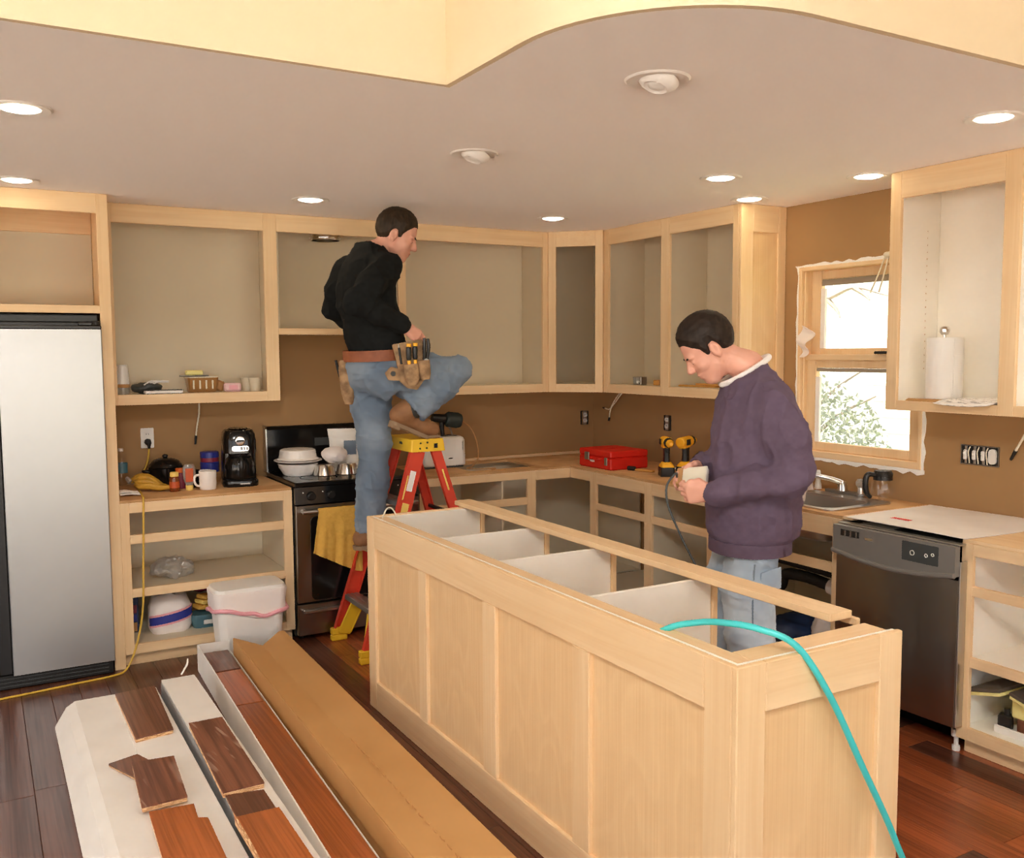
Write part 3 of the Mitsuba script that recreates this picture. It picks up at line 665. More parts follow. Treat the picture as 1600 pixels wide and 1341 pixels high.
sh = solo('card_sheet', 'white card sheet with a red stripe lying over the dishwasher', 'card sheet', sheet(lambda u, v: (-.628+.612*u+.02*v*u, -2.89-.58*v-.06*u*v+.02*u, .8905+.002*np.sin(u*5+v*3)), 14, 14, .003), 'white_card', 40)
part(sh, 'red_stripe', sheet(lambda u, v: (-.50+.03*u, -3.02-.09*v, .8931+.0005+.002*np.sin(((u*.03+.128)/.612)*5+((v*.09+.13)/.58)*3)), 3, 8, .001), 'tool_red', 40, label='red printed stripe')
solo('maple_filler_strip', 'narrow maple strip along the wall behind the card sheet', 'strip', box(-.012, -.001, -3.445, -2.852, .874, .8875, .001), 'maple_y', False)
solo('maple_filler_strip', 'maple board between sink counter and dishwasher card', 'strip', box(-.607, -.03, -2.905, -2.8515, .874, .8885, .001), 'maple_y', False)

# sink, faucet, drain
s = thing('sink', 'stainless drop in sink in front of the window', 'sink')
out = rrect(SX1-SX0, SY1-SY0, .05); inn = rrect(SX1-SX0-.13, SY1-SY0-.09, .07)
cx, cy = (SX0+SX1)/2, (SY0+SY1)/2
rim = move(prism(out.difference(sg.Polygon([(x-.03, y) for x, y in inn.exterior.coords])), .006), cx, cy, .8866)
part(s, 'rim', rim, 'stainless', 30)
ring = np.array(inn.exterior.coords)[:-1]; lv = []
for z, k in ((.8890, 1.0), (.875, .985), (.80, .955), (.735, .93), (.722, .90), (.716, .80)): lv.append(np.c_[ring[:, 0]*k-.03+cx, ring[:, 1]*k+cy, np.full(len(ring), z)])
n = len(ring); vs = np.vstack(lv+[[[cx-.03, cy, .712]]]); fs = []
for i in range(len(lv)-1):
    for j in range(n):
        k = (j+1) % n; fs += [[i*n+j, i*n+k, (i+1)*n+k], [i*n+j, (i+1)*n+k, (i+1)*n+j]]
for j in range(n): fs.append([(len(lv)-1)*n+j, (len(lv)-1)*n+(j+1) % n, len(lv)*n])
bm = trimesh.Trimesh(vs, fs, process=False)
scene['steel_2s'] = {'type': 'twosided', 'bsdf': dict(scene['stainless'])}
part(s, 'bowl', bm, 'steel_2s', 50)
part(s, 'drain', lathe([(0, .0), (.04, 0), (.043, .003), (.0, .001)], (cx-.03, cy, .7125), 24), 'chrome')
fc = thing('faucet', 'chrome kitchen faucet with a clear knob behind the sink', 'faucet')
part(fc, 'deck_plate', move(prism(rrect(.055, .25, .025), .012), -.088, -2.42, .8928), 'steel_dull', 30)
part(fc, 'spout_base', lathe([(0, 0), (.026, 0), (.024, .03), (.018, .05), (0, .05)], (-.088, -2.40, .905), 24), 'chrome')
part(fc, 'spout', tube([(-.088, -2.40, .945), (-.13, -2.36, .965), (-.20, -2.27, .985), (-.27, -2.18, 1.00), (-.285, -2.16, .985)], [.016, .014, .013, .013, .014], 12), 'chrome')
part(fc, 'valve_stem', cyl((-.088, -2.515, .905), (-.088, -2.515, .935), .016, .014, 20), 'chrome')
part(fc, 'knob', lathe([(0, 0), (.016, 0), (.024, .012), (.025, .028), (.018, .042), (0, .046)], (-.088, -2.515, .936), 10), 'clear_plastic', 20, label='clear faceted knob')
part(fc, 'sprayer', lathe([(0, 0), (.02, 0), (.018, .02), (.012, .05), (.014, .085), (.011, .10), (0, .102)], (-.075, -2.225, .893), 20), 'white_plastic')
solo('dish_cloth', 'pale crumpled dish cloth hanging over the faucet spout', 'cloth', jitter(cat(sheet(lambda u, v: (-.235+.05*(u-.5)+.03*np.sin(v*5)*.3-.010*np.cos(u*9), -2.215-.085*(u-.5)+.012*np.sin(u*10+v*2), 1.012-.16*v+.018*np.sin(u*6)), 16, 16, .004), sheet(lambda u, v: (-.205+.03*(u-.5)+.02*v, -2.255-.06*(u-.5)+.012*np.sin(u*9), 1.010-.11*v), 12, 12, .004)), .0022, 45, 2), 'rag_pink', 60)
sb = thing('soap_bottle', 'green dish soap bottle behind the faucet, beside the man in purple', 'bottle')
part(sb, 'body', lathe([(0, 0), (.03, 0), (.031, .06), (.026, .10), (.012, .125), (0, .125)], (-.16, -2.13, .893), 24), 'green_soap')
part(sb, 'cap', lathe([(0, 0), (.011, 0), (.010, .03), (0, .032)], (-.16, -2.13, 1.0185), 16), 'white_plastic')
cr = thing('coffee_carafe', 'glass coffee carafe with a black handle and lid, right of the sink', 'carafe')
cc = (-.095, -2.655, .8928)
part(cr, 'glass_jar', lathe([(0, 0), (.044, 0), (.050, .010), (.056, .045), (.052, .085), (.042, .110), (.042, .118)], cc, 32), 'bottle_glass', 40)
part(cr, 'lid', lathe([(.038, .1185), (.046, .1185), (.047, .132), (.040, .146), (0, .150), (0, .1185), (.038, .1185)], cc, 28), 'black_plastic')
part(cr, 'collar', lathe([(.0425, .100), (.046, .100), (.046, .116), (.0425, .116), (.0425, .100)], cc, 28), 'black_plastic')
part(cr, 'handle', tube([(cc[0]-.040, cc[1]+.012, .893+.125), (cc[0]-.072, cc[1]+.03, .893+.128), (cc[0]-.084, cc[1]+.036, .893+.095), (cc[0]-.078, cc[1]+.034, .893+.040), (cc[0]-.058, cc[1]+.024, .893+.012)], [.010, .013, .0145, .0135, .009], 12), 'black_plastic')
dp = thing('drain_pipe', 'black plastic drain pipes under the sink', 'pipe')
part(dp, 'pipe', tube([(-.36, -2.05, .56), (-.36, -2.4, .555), (-.33, -2.83, .53)], .036, 14), 'black_rubber')
part(dp, 'pipe', tube([(-.36, -2.10, .66), (-.36, -2.10, .45), (-.36, -2.14, .40), (-.36, -2.24, .40), (-.36, -2.28, .47), (-.35, -2.42, .48), (-.34, -2.6, .46), (-.34, -2.8, .44)], .030, 14), 'black_rubber', label='curved trap pipe')
part(dp, 'coupling', cyl((-.345, -2.56, .462), (-.345, -2.60, .460), .038, n=20), 'white_plastic')
solo('plastic_bag', 'crumpled pale plastic bag under the sink pipes', 'bag', jitter(ball((-.33, -2.62, .235), .16, 3, (.9, 1.0, .72)), .05, 12, 8), 'bin_bag', 50)
solo('folded_tarp', 'dark blue crumpled tarp on the floor of the sink base', 'tarp', jitter(ball((-.33, -2.30, .18), .16, 3, (1.2, .9, .40)), .05, 14, 9), 'blue_dark', 30)

# ============================================================ things on the left counter
Z = .8865
wb = thing('water_bottle', 'clear plastic water bottle against the refrigerator panel', 'bottle')
part(wb, 'body', lathe([(0, 0), (.030, 0), (.032, .02), (.030, .06), (.032, .075), (.032, .15), (.022, .19), (.012, .205), (.012, .215)], (-3.315, -.18, Z), 24), 'bottle_glass', 40)
part(wb, 'label_band', lathe([(.0325, .095), (.0328, .095), (.0328, .150), (.0325, .150), (.0325, .095)], (-3.315, -.18, Z), 24), 'teal_plastic', label='blue label')
part(wb, 'cap', lathe([(0, 0), (.014, 0), (.014, .016), (0, .018)], (-3.315, -.18, Z+.2155), 16), 'white_plastic')
bn = thing('banana_bunch', 'bunch of spotted ripe bananas on the plywood counter', 'bananas')
for k in range(4):
    oy, oz = -.30-.022*k, .045-.012*abs(k-1)
    pts = [(-3.285+.012*k, oy+.05, Z+.045+.006*k), (-3.25, oy+.02, Z+.055+oz*.6-.01*k), (-3.20, oy, Z+.06+oz*.5-.012*k), (-3.15, oy-.014, Z+.045-.007*k), (-3.112+.012*k, oy-.030, Z+.024)]
    part(bn, 'banana', tube(pts, [.008, .017, .019, .018, .007], 9), 'banana')
part(bn, 'stem', tube([(-3.285, -.28, Z+.05), (-3.30, -.26, Z+.075)], [.014, .010], 8), 'bark')
solo('folded_napkin', 'white folded napkin in front of the water bottle', 'napkin', cat(sheet(lambda u, v: (-3.36+.10*u, -.47+.12*v, Z+.008+.004*np.sin(u*4+v*2)), 8, 8, .004), sheet(lambda u, v: (-3.362+.10*u, -.45+.09*v, Z+.016+.006*np.sin(u*5)), 8, 8, .004)), 'paper', 40)
ck = thing('slow_cooker', 'small black pot with a domed lid beside the wall outlet', 'pot')
part(ck, 'pot', lathe([(0, 0), (.075, 0), (.088, .012), (.093, .105), (.096, .108), (.086, .110), (0, .11)], (-3.075, -.14, Z), 36), 'black_gloss', 40)
part(ck, 'lid', lathe([(.094, .1105), (.088, .124), (.070, .145), (.040, .158), (0, .162), (0, .1105), (.094, .1105)], (-3.075, -.14, Z), 36), 'black_gloss', 40)
part(ck, 'lid_knob', ball((-3.075, -.14, Z+.170), .016, 2, (1, 1, .7)), 'black_plastic')
for sx in (-1, 1): part(ck, 'handle', tube([(-3.075+sx*.088, -.165, Z+.085), (-3.075+sx*.118, -.15, Z+.088), (-3.075+sx*.118, -.13, Z+.088), (-3.075+sx*.088, -.115, Z+.085)], .008, 8), 'black_plastic')
sj = thing('spice_jar', 'small brown spice jar with a pale orange lid in front of the black pot', 'jar')
part(sj, 'body', lathe([(0, 0), (.024, 0), (.026, .006), (.026, .070), (.020, .082), (0, .082)], (-3.075, -.405, Z), 24), 'honey')
part(sj, 'label_band', lathe([(.0262, .02), (.0265, .02), (.0265, .055), (.0262, .055), (.0262, .02)], (-3.075, -.405, Z), 24), 'label_orange')
part(sj, 'cap', lathe([(0, 0), (.023, 0), (.023, .022), (.021, .024), (0, .024)], (-3.075, -.405, Z+.0825), 24), 'clear_plastic' if False else 'cap_yellow')
oj = thing('spice_jar', 'jar with an orange lid half hidden behind the amber bottle', 'jar')
part(oj, 'body', lathe([(0, 0), (.026, 0), (.027, .08), (.022, .09), (0, .09)], (-3.02, -.30, Z), 24), 'red_film')
part(oj, 'cap', lathe([(0, 0), (.030, 0), (.030, .022), (0, .024)], (-3.02, -.30, Z+.0905), 24), 'orange_plastic')
hb = thing('squeeze_bottle', 'upside down squeeze bottle of amber honey with a pale yellow cap', 'bottle')
part(hb, 'cap', lathe([(0, 0), (.020, 0), (.021, .026), (.018, .028), (0, .028)], (-2.995, -.40, Z), 24), 'cap_yellow')
part(hb, 'body', cat(*[rot(lathe([(0, .0), (.018, .0), (.030, .03), (.034, .06), (.034, .095), (.024, .115), (0, .117)], (0, 0, 0), 28), 0, 0, 0)]).apply_transform(np.diag([1, .62, 1, 1])).apply_translation((-2.995, -.40, Z+.0285)), 'clear_plastic')
part(hb, 'front_label', sheet(lambda u, v: (-3.019+.042*u, -.4215-.0012*np.sin(u*np.pi), Z+.048+.075*v), 6, 4, .001), 'label_orange', False, label='orange label')
bmug = thing('black_mug', 'black mug between the squeeze bottle and the white mug', 'mug')
part(bmug, 'cup', lathe([(0, 0), (.038, 0), (.040, .004), (.041, .095), (.038, .095), (.037, .008), (0, .006)], (-2.955, -.28, Z), 32), 'black_gloss')
wm = thing('white_mug', 'white ceramic mug left of the coffee maker', 'mug')
part(wm, 'cup', lathe([(0, 0), (.040, 0), (.044, .004), (.047, .030), (.047, .102), (.0445, .104), (.043, .10), (.043, .01), (0, .008)], (-2.90, -.42, Z), 36), 'ceramic', 40)
part(wm, 'handle', tube([(-2.942, -.428, Z+.085), (-2.968, -.434, Z+.080), (-2.976, -.436, Z+.055), (-2.964, -.434, Z+.028), (-2.940, -.428, Z+.022)], .0065, 10), 'ceramic')
ub = solo('white_bowl', 'white cup behind the white mug', 'cup', lathe([(0, 0), (.036, 0), (.044, .05), (.048, .085), (.045, .085), (.034, .006), (0, .005)], (-2.885, -.24, Z), 32), 'ceramic')
bc = thing('blue_canister', 'blue canister with a tan band against the wall', 'canister')
part(bc, 'base_tub', lathe([(0, 0), (.058, 0), (.060, .05), (.055, .058), (0, .058)], (-2.82, -.10, Z), 30), 'kraft')
part(bc, 'tub', lathe([(0, 0), (.052, 0), (.054, .055), (.050, .06), (0, .06)], (-2.82, -.10, Z+.0585), 30), 'blue_plastic')
part(bc, 'band', lathe([(0, 0), (.051, 0), (.051, .024), (0, .024)], (-2.82, -.10, Z+.119), 30), 'red_film')
part(bc, 'lid', lathe([(0, 0), (.053, 0), (.053, .030), (.049, .034), (0, .034)], (-2.82, -.10, Z+.1435), 30), 'blue_plastic')
# coffee maker
cm = thing('coffee_maker', 'tall black drip coffee maker with a silver dial', 'coffee maker')
M = trimesh.transformations.translation_matrix((-2.700, -.315, Z)) @ trimesh.transformations.rotation_matrix(math.radians(-9), (0, 0, 1))
def cmp_(name, m, mt, sm=35, **k):
    m = m.copy(); m.apply_transform(M); return part(cm, name, m, mt, sm, **k)
def loft(secs, n=40, close=True):
    V_, F_ = [], []
    for z, w, dd, r, oy in secs:
        P = np.array(rrect(w, dd, r, 8).exterior.coords)[:-1]; t = np.linspace(0, len(P), n, endpoint=False)
        P = np.c_[np.interp(t, np.arange(len(P)+1), np.r_[P[:, 0], P[0, 0]]), np.interp(t, np.arange(len(P)+1), np.r_[P[:, 1], P[0, 1]])]
        V_.append(np.c_[P[:, 0], P[:, 1]+oy, np.full(n, z)])
    k = len(V_); V_ = np.vstack(V_+[[[0, secs[0][4], secs[0][0]], [0, secs[-1][4], secs[-1][0]]]])
    for i in range(k-1):
        for j in range(n):
            q = (j+1) % n; F_ += [[i*n+j, i*n+q, (i+1)*n+q], [i*n+j, (i+1)*n+q, (i+1)*n+j]]
    for j in range(n):
        q = (j+1) % n; F_ += [[k*n, q, j], [k*n+1, (k-1)*n+j, (k-1)*n+q]]
    m = trimesh.Trimesh(V_, F_, process=False)
    if m.volume < 0: m.invert()
    return m
cmp_('base', loft([(0, .190, .24, .05, 0), (.006, .196, .246, .05, 0), (.030, .196, .246, .05, 0), (.036, .188, .238, .05, 0)]), 'black_gloss')
cmp_('column', loft([(.0365, .188, .15, .03, .045), (.19, .184, .15, .03, .045)]), 'black_gloss')
cmp_('head', loft([(.190, .184, .235, .06, .0), (.26, .182, .232, .06, 0), (.30, .172, .215, .06, 0), (.318, .150, .19, .06, 0), (.326, .10, .14, .05, 0)]), 'black_gloss')
cv = cmp_('carafe', lathe([(0, .042), (.074, .042), (.086, .056), (.087, .12), (.076, .155), (.060, .170), (.062, .186), (0, .186)], (0, -.052, 0), 36), 'black_gloss', 40)
cmp_('carafe_handle', tube([(.0, -.118, .165), (.0, -.150, .155), (.0, -.156, .11), (.0, -.138, .062)], [.010, .013, .013, .010], 10), 'black_plastic')
cmp_('dial', lathe([(0, 0), (.024, 0), (.027, .004), (.027, .009), (.022, .012), (0, .012)], (0, -.1155, .262), 30, (0, -.20, .262)), 'chrome')
cmp_('dial_grip', cbox((0, -.131, .262), (.042, .008, .009), .002), 'black_plastic', False)
cmp_('button_bar', xf(prism(rrect(.094, .030, .014), .008), V(1, 0, 0), V(0, 0, 1), V(0, -1, 0), V(0, -.1150, .218)), 'chrome', 30)
for i in range(3): cmp_('button', cbox((.006+.016*i, -.1245, .218), (.011, .004, .016), .001), 'steel_dull', False)
cmp_('badge', cbox((.02, -.1235, .018), (.052, .002, .008), .0005), 'aluminium', False)
# outlet, cord, hanging wire
def outlet(name, label, c, nrm, kind='plate'):
    o = thing(name, label, 'outlet')
    ex = V(1, 0, 0) if abs(nrm[1]) else V(0, -1 if nrm[0] < 0 else 1, 0)
    def q(n, m, mt, **k): return part(o, n, xf(m, ex, V(0, 0, 1), V(*nrm), V(*c)), mt, 30, **k)
    if kind == 'plate': q('cover_plate', prism(rrect(.072, .116, .005), .006, .0005), 'white_plastic')
    else: q('box', prism(rrect(.062, .100, .004).difference(rrect(.056, .094, .004)), .012, .0005), 'dark_gap'); q('strap', prism(rrect(.030, .106, .003), .004, .008), 'aluminium')
    for z in (-.021, .021):
        r_ = q('receptacle', move(prism(rrect(.034, .030, .012), .004, .0066 if kind == 'plate' else .0122), 0, z, 0), 'white_plastic')
        for sx in (-.006, .006): part(r_, 'slot', xf(move(prism(rrect(.0025, .009, .001), .0008), sx, z+.003, .0107 if kind == 'plate' else .0163), ex, V(0, 0, 1), V(*nrm), V(*c)), 'black_rubber')
    return o
o = outlet('wall_outlet', 'white wall outlet with a yellow cord plugged in, above the black pot', (-3.147, 0, 1.153), (0, -1, 0))
ec = thing('extension_cord', 'yellow extension cord from the outlet down over the counter to the floor', 'cord')
part(ec, 'plug', cat(cyl((-3.147, -.012, 1.132), (-3.147, -.050, 1.128), .019, .016, 16, .003), tube([(-3.147, -.05, 1.128), (-3.147, -.058, 1.11), (-3.148, -.058, 1.095)], [.012, .009, .006], 8)), 'black_rubber', label='black plug')
part(ec, 'cable', tube([(-3.148, -.058, 1.095), (-3.16, -.06, 1.02), (-3.20, -.06, .93), (-3.235, -.075, .895), (-3.24, -.25, .8925), (-3.262, -.55, .8925), (-3.268, -.612, .888), (-3.272, -.622, .80), (-3.282, -.625, .55), (-3.295, -.63, .30), (-3.335, -.64, .12), (-3.385, -.66, .02), (-3.45, -.70, .006), (-3.65, -.73, .0055), (-3.85, -.76, .0055), (-4.2, -.80, .0055)], .0052, 8), 'cord_yellow')
hw_ = thing('hanging_wire', 'white wire with a black taped tip hanging under the left wall cabinet', 'wire')
part(hw_, 'wire', tube([(-2.855, -.03, 1.374), (-2.858, -.035, 1.29), (-2.872, -.035, 1.21), (-2.880, -.035, 1.155)], .005, 8), 'wire_white')
part(hw_, 'taped_tip', cyl((-2.880, -.035, 1.156), (-2.885, -.035, 1.105), .0075, .006, 12), 'black_rubber')
# ============================================================ on the range
ZR = .9145
def dish(name, label, cat_, c, prof, mt='ceramic', n=40, group=None):
    return solo(name, label, cat_, lathe(prof, c, n), mt, 40, group)
pc = (-2.345, -.285)
dish('serving_dish', 'deep white dish at the bottom of the stack on the left burner', 'dish', (*pc, ZR), [(0, 0), (.085, 0), (.112, .045), (.120, .070), (.116, .070), (.10, .045), (0, .012)])
dish('plate', 'wide white plate in the middle of the stack on the left burner', 'plate', (*pc, ZR+.0705), [(0, 0), (.09, 0), (.142, .016), (.142, .020), (.09, .008), (0, .006)])
dish('serving_dish', 'upside down white dish with fluted edge on top of the stack on the left burner', 'dish', (*pc, ZR+.093), [(0, .062), (.092, .062), (.104, .056), (.112, .012), (.124, .004), (.124, 0), (.108, 0), (.098, .05), (0, .054)])
sp = thing('paper_bag', 'white folded top paper bag with a blue print standing on the range', 'bag')
bagm = loft([(0, .16, .075, .015, 0), (.10, .175, .085, .02, 0), (.19, .18, .075, .02, 0), (.215, .19, .03, .012, .006), (.262, .205, .014, .006, -.004)], 44)
BM = trimesh.transformations.translation_matrix((-2.045, -.26, ZR)) @ trimesh.transformations.rotation_matrix(math.radians(-16), (0, 0, 1))
bagm = jitter(bagm, .006, 25, 4); bagm.apply_transform(BM); part(sp, 'body', bagm, 'paper', 50)
q = sheet(lambda u, v: (-.005+.075*u, -.0475-.003*np.sin(u*3), .105+.085*v), 8, 8, .002); q.apply_transform(BM); part(sp, 'print', q, 'jeans_blue', 40, label='blue printed panel')
for i, (x, y, lb) in enumerate([(-2.215, -.385, 'inverted steel bowl in front of the white bag, left'), (-2.077, -.395, 'inverted steel bowl in front of the white bag, right')]):
    dish('steel_bowl', lb, 'bowl', (x, y, ZR), [(.064, 0), (.067, .002), (.055, .055), (.046, .064), (0, .066), (0, .062), (.05, .052), (.060, .002), (.064, 0)], 'chrome', 36)
solo('bread_bag', 'white puffed plastic bag lying on the steel bowls', 'bag', jitter(ball((-2.150, -.375, 1.032), .064, 3, (1.25, .9, .78)), .012, 22, 6), 'bin_bag', 50)
solo('brown_bag', 'dark translucent plastic bag of bread behind the ladder man\'s leg', 'bag', jitter(ball((-1.862, -.20, 1.055), .10, 3, (.95, .7, 1.25)), .035, 16, 12), 'pouch_suede', 50)
for i in range(3):
    dish('plate', ('lowest', 'middle', 'topmost')[i]+' of the small plates stacked behind the left leg on the ladder', 'plate', (-1.93, -.42, ZR+.013*i), [(0, 0), (.07, 0), (.108, .010), (.108, .013), (.07, .005), (0, .004)])
# towel on the oven handle
def tw(u, v):
    x = -2.362+.245*u; s = np.where(v < .12, v/.12, 1.)
    fold = .008*np.sin(u*17+1)*np.clip(v-.1, 0, 1)+.006*np.sin(u*31)*np.clip(v-.2, 0, 1)
    z = np.where(v < .12, .752+.022*np.sin(v/.12*math.pi/2*1.0+.3)-.004, .770-(v-.12)*(.285+.165*u-.12*np.clip(u-.85, 0, 1)))
    y = np.where(v < .12, -.688-.030*s, -.719-.010*np.clip(v, 0, .4)+fold)
    return x-.04*np.clip(v-.1, 0, 1)*(1-u)*1.0, y, z
solo('yellow_towel', 'yellow terry towel hanging on the oven door handle', 'towel', jitter(sheet(tw, 44, 40, .005), .003, 50, 2), 'towel_yellow', 60)
dc = thing('duct_collar', 'shiny metal duct collar under the short cabinet above the range', 'duct')
part(dc, 'ring', lathe([(.083, 0), (.086, 0), (.086, .105), (.083, .105), (.083, 0)], (-2.115, -.20, 2.318), 40), 'chrome', 40)
part(dc, 'flange', lathe([(.088, .0), (.10, .0), (.10, .002), (.088, .002), (.088, 0)], (-2.115, -.20, 2.330), 40), 'chrome')
# ============================================================ upper left shelf
ZS = 1.4185
jt = thing('foam_container', 'white lidded container at the left end of the dish shelf', 'container')
part(jt, 'base', lathe([(0, 0), (.036, 0), (.038, .035), (0, .036)], (-3.29, -.17, ZS), 28), 'clear_plastic')
part(jt, 'band', lathe([(0, 0), (.039, 0), (.039, .018), (0, .018)], (-3.29, -.17, ZS+.0365), 28), 'kraft')
part(jt, 'cup', lathe([(0, 0), (.037, 0), (.030, .100), (.026, .108), (0, .108)], (-3.29, -.17, ZS+.055), 28), 'white_plastic')
cb = thing('cutlery_bundle', 'clear bag of grey and white cutlery beside the white booklet', 'cutlery')
part(cb, 'bag', jitter(ball((-3.165, -.19, ZS+.034), .075, 3, (1.05, .8, .42)), .02, 25, 5), 'dark_grey', 40)
for k in range(3): part(cb, 'fork', tube([(-3.19+.02*k, -.240+.004*k, ZS+.050), (-3.15+.025*k, -.235, ZS+.070), (-3.10+.022*k, -.225, ZS+.066)], [.004, .005, .008], 6), 'white_plastic')
bk = thing('booklet', 'white booklet with a dark cover lying on the shelf edge', 'book')
part(bk, 'cover', box(-3.200, -2.995, -.330, -.26, ZS, ZS+.0035, .001), 'dark_grey', False); part(bk, 'pages', box(-3.195, -2.998, -.327, -.263, ZS+.004, ZS+.020, .002), 'paper', False)
part(bk, 'cover', box(-3.200, -2.995, -.330, -.26, ZS+.0205, ZS+.023, .001), 'dark_grey', False)
gd = thing('glass_dish', 'amber glass loaf dish on the shelf with a brush on its rim', 'dish')
lf = loft([(0, .145, .085, .015, 0), (.004, .150, .09, .018, 0), (.080, .172, .112, .02, 0), (.084, .172, .112, .02, 0)]); li = loft([(.008, .136, .078, .015, 0), (.09, .162, .102, .02, 0)])
g = cut(lf, li); part(gd, 'body', move(g, -2.865, -.17, ZS), 'amber_glass', 30)
rm = prism(rrect(.180, .120, .02).difference(rrect(.165, .105, .02)), .005); part(gd, 'rim', move(rm, -2.865, -.17, ZS+.0845), 'frost', 30)
for k in range(4): part(gd, 'rib', box(-2.925+.035*k, -2.915+.035*k, -.2275, -.2250, ZS+.02, ZS+.07, .001), 'frost', False)
br = thing('scrub_brush', 'scrub brush with pale yellow bristles lying on the glass dish', 'brush')
part(br, 'handle', cbox((-2.905, -.17, ZS+.0945), (.165, .022, .008), .003), 'steel_dull', False); part(br, 'bristles', jitter(cbox((-2.905, -.17, ZS+.1125), (.095, .040, .028), .006), .002, 90), 'sponge_yellow', 20)
kb = solo('paper_cone', 'kraft paper packet leaning between the glass dish and the pink box', 'packet', jitter(cbox((-2.755, -.13, ZS+.032), (.05, .03, .062), .01, ry=22), .004, 40), 'kraft', 20)
pk = thing('tissue_packet', 'small pink and white wrapped packet on the dish shelf', 'packet')
part(pk, 'packet', jitter(cbox((-2.698, -.20, ZS+.025), (.095, .045, .049), .009), .003, 50), 'pink_paper', 30)
part(pk, 'print', sheet(lambda u, v: (-2.722+.05*u, -.2255, ZS+.012+.026*v), 3, 3, .001), 'pink_film', False)
for i, (x, y, s_) in enumerate([(-2.600, -.15, 'frosted glass cup, the left of two at the right end of the dish shelf'), (-2.568, -.21, 'frosted glass cup, the right of two at the right end of the dish shelf')]):
    dish('glass_cup', s_, 'cup', (x, y, ZS), [(0, 0), (.028, 0), (.036, .065), (.039, .078), (.036, .078), (.026, .006), (0, .005)], 'frost', 28)
# ============================================================ in the left base cabinet
solo('plastic_bag', 'clear crumpled plastic bag on the middle shelf of the left base cabinet', 'bag', jitter(ball((-3.10, -.36, .455), .085, 3, (1.25, .7, .62)), .045, 22, 3), 'clear_plastic', 20)
sg_ = thing('paper_roll_pack', 'clear pack with a blue and red band at the bottom of the left base cabinet', 'pack')
pp = jitter(loft([(0, .20, .16, .06, 0), (.03, .225, .18, .07, 0), (.14, .22, .175, .07, 0), (.19, .18, .13, .06, .01), (.215, .10, .06, .03, .02)], 60), .006, 20, 7)
part(sg_, 'bag', move(pp, -3.125, -.40, .1185), 'bin_bag', 50)
def band(z0, z1, mt, lb): 
    part(sg_, 'band', move(sheet(lambda u, v: (-.1155*np.cos(u*2.6+.27)*1.0, -.003-.0945*np.sin(u*2.6+.27)**.7-.003, z0+(z1-z0)*v+.045*u), 26, 4, .002), -3.125, -.40, .1185), mt, 40, label=lb)
band(.045, .088, 'blue_plastic', 'blue printed band'); band(.089, .100, 'pink_film', 'red printed line'); band(.034, .044, 'pink_film', 'red printed line')
bx_ = thing('blue_box', 'blue and red box at the left end of the cabinet floor', 'box')
part(bx_, 'box', cbox((-3.315, -.30, .235), (.07, .14, .23), .003), 'blue_dark', False); part(bx_, 'red_panel', cbox((-3.318, -.3712, .25), (.056, .002, .045), .0004), 'red_film', False); part(bx_, 'blue_panel', cbox((-3.318, -.3712, .20), (.056, .002, .035), .0004), 'blue_plastic', False); part(bx_, 'tan_panel', cbox((-3.318, -.3712, .15), (.056, .002, .05), .0004), 'kraft', False)
for i in range(3):
    solo('scouring_pad', ('lowest', 'middle', 'topmost')[i]+' yellow scouring pad stacked behind the trash bin', 'sponge', cbox((-2.93+.01*i, -.40, .222+.028*i), (.12, .08, .024), .005, rz=14+9*i, ry=8), 'towel_yellow' if i != 1 else 'cap_yellow', 20)
tc = thing('teal_tray', 'dark teal plastic tub under the yellow pads', 'tub')
part(tc, 'tub', move(loft([(0, .16, .10, .03, 0), (.05, .19, .13, .03, 0), (.075, .18, .12, .03, 0)]), -2.925, -.42, .1185), 'teal_plastic', 40); part(tc, 'label_band', cbox((-2.93, -.4885, .155), (.06, .003, .024), .0005), 'clear_plastic' if False else 'white_plastic', False)
solo('red_bag', 'dark red foil bag under the shelf behind the trash bin', 'bag', jitter(ball((-2.92, -.30, .325), .05, 3, (1.3, .8, .8)), .015, 30, 2), 'red_film', 40)
# trash bin
tb = thing('trash_bin', 'white trash bin with a pale liner bag in front of the left base cabinet', 'trash can')
TB = (-2.780, -.737)
part(tb, 'bin', move(loft([(0, .30, .18, .04, 0), (.01, .31, .19, .04, 0), (.36, .365, .235, .045, 0)], 56), *TB, .001), 'white_plastic', 30)
lid = loft([(.361, .372, .238, .05, 0), (.385, .378, .242, .05, 0), (.405, .365, .23, .05, 0), (.412, .31, .18, .05, 0)], 56); part(tb, 'lid', move(lid, *TB, 0), 'white_plastic', 40)
ln = loft([(.255, .356, .226, .045, 0), (.262, .372, .240, .05, 0), (.31, .380, .244, .05, 0), (.35, .382, .246, .05, 0), (.37, .392, .250, .055, 0), (.388, .388, .248, .05, 0)], 90)
a = np.arctan2(ln.vertices[:, 1], ln.vertices[:, 0]); ln.vertices[:, 2] += (.022*np.sin(a*2+.6)+.008*np.sin(a*7))*(ln.vertices[:, 2] < .30); ln = jitter(ln, .007, 22, 11)
part(tb, 'liner', move(ln, *TB, 0), 'bin_bag', 50, label='thin white bin liner folded over the rim')
dr1 = []
for i in range(91):
    t = 2*math.pi*i/90; q = rrect(.386, .250, .05).exterior; p = q.interpolate((i/90) % 1, normalized=True); al = math.atan2(p.y, p.x)
    dr1.append((p.x+TB[0], p.y+TB[1], .275+.022*math.sin(al*2+.6)+.006*math.sin(al*7)))
part(tb, 'drawstring', tube(dr1, .011, 8, False), 'pink_film', 40, label='pink drawstring')
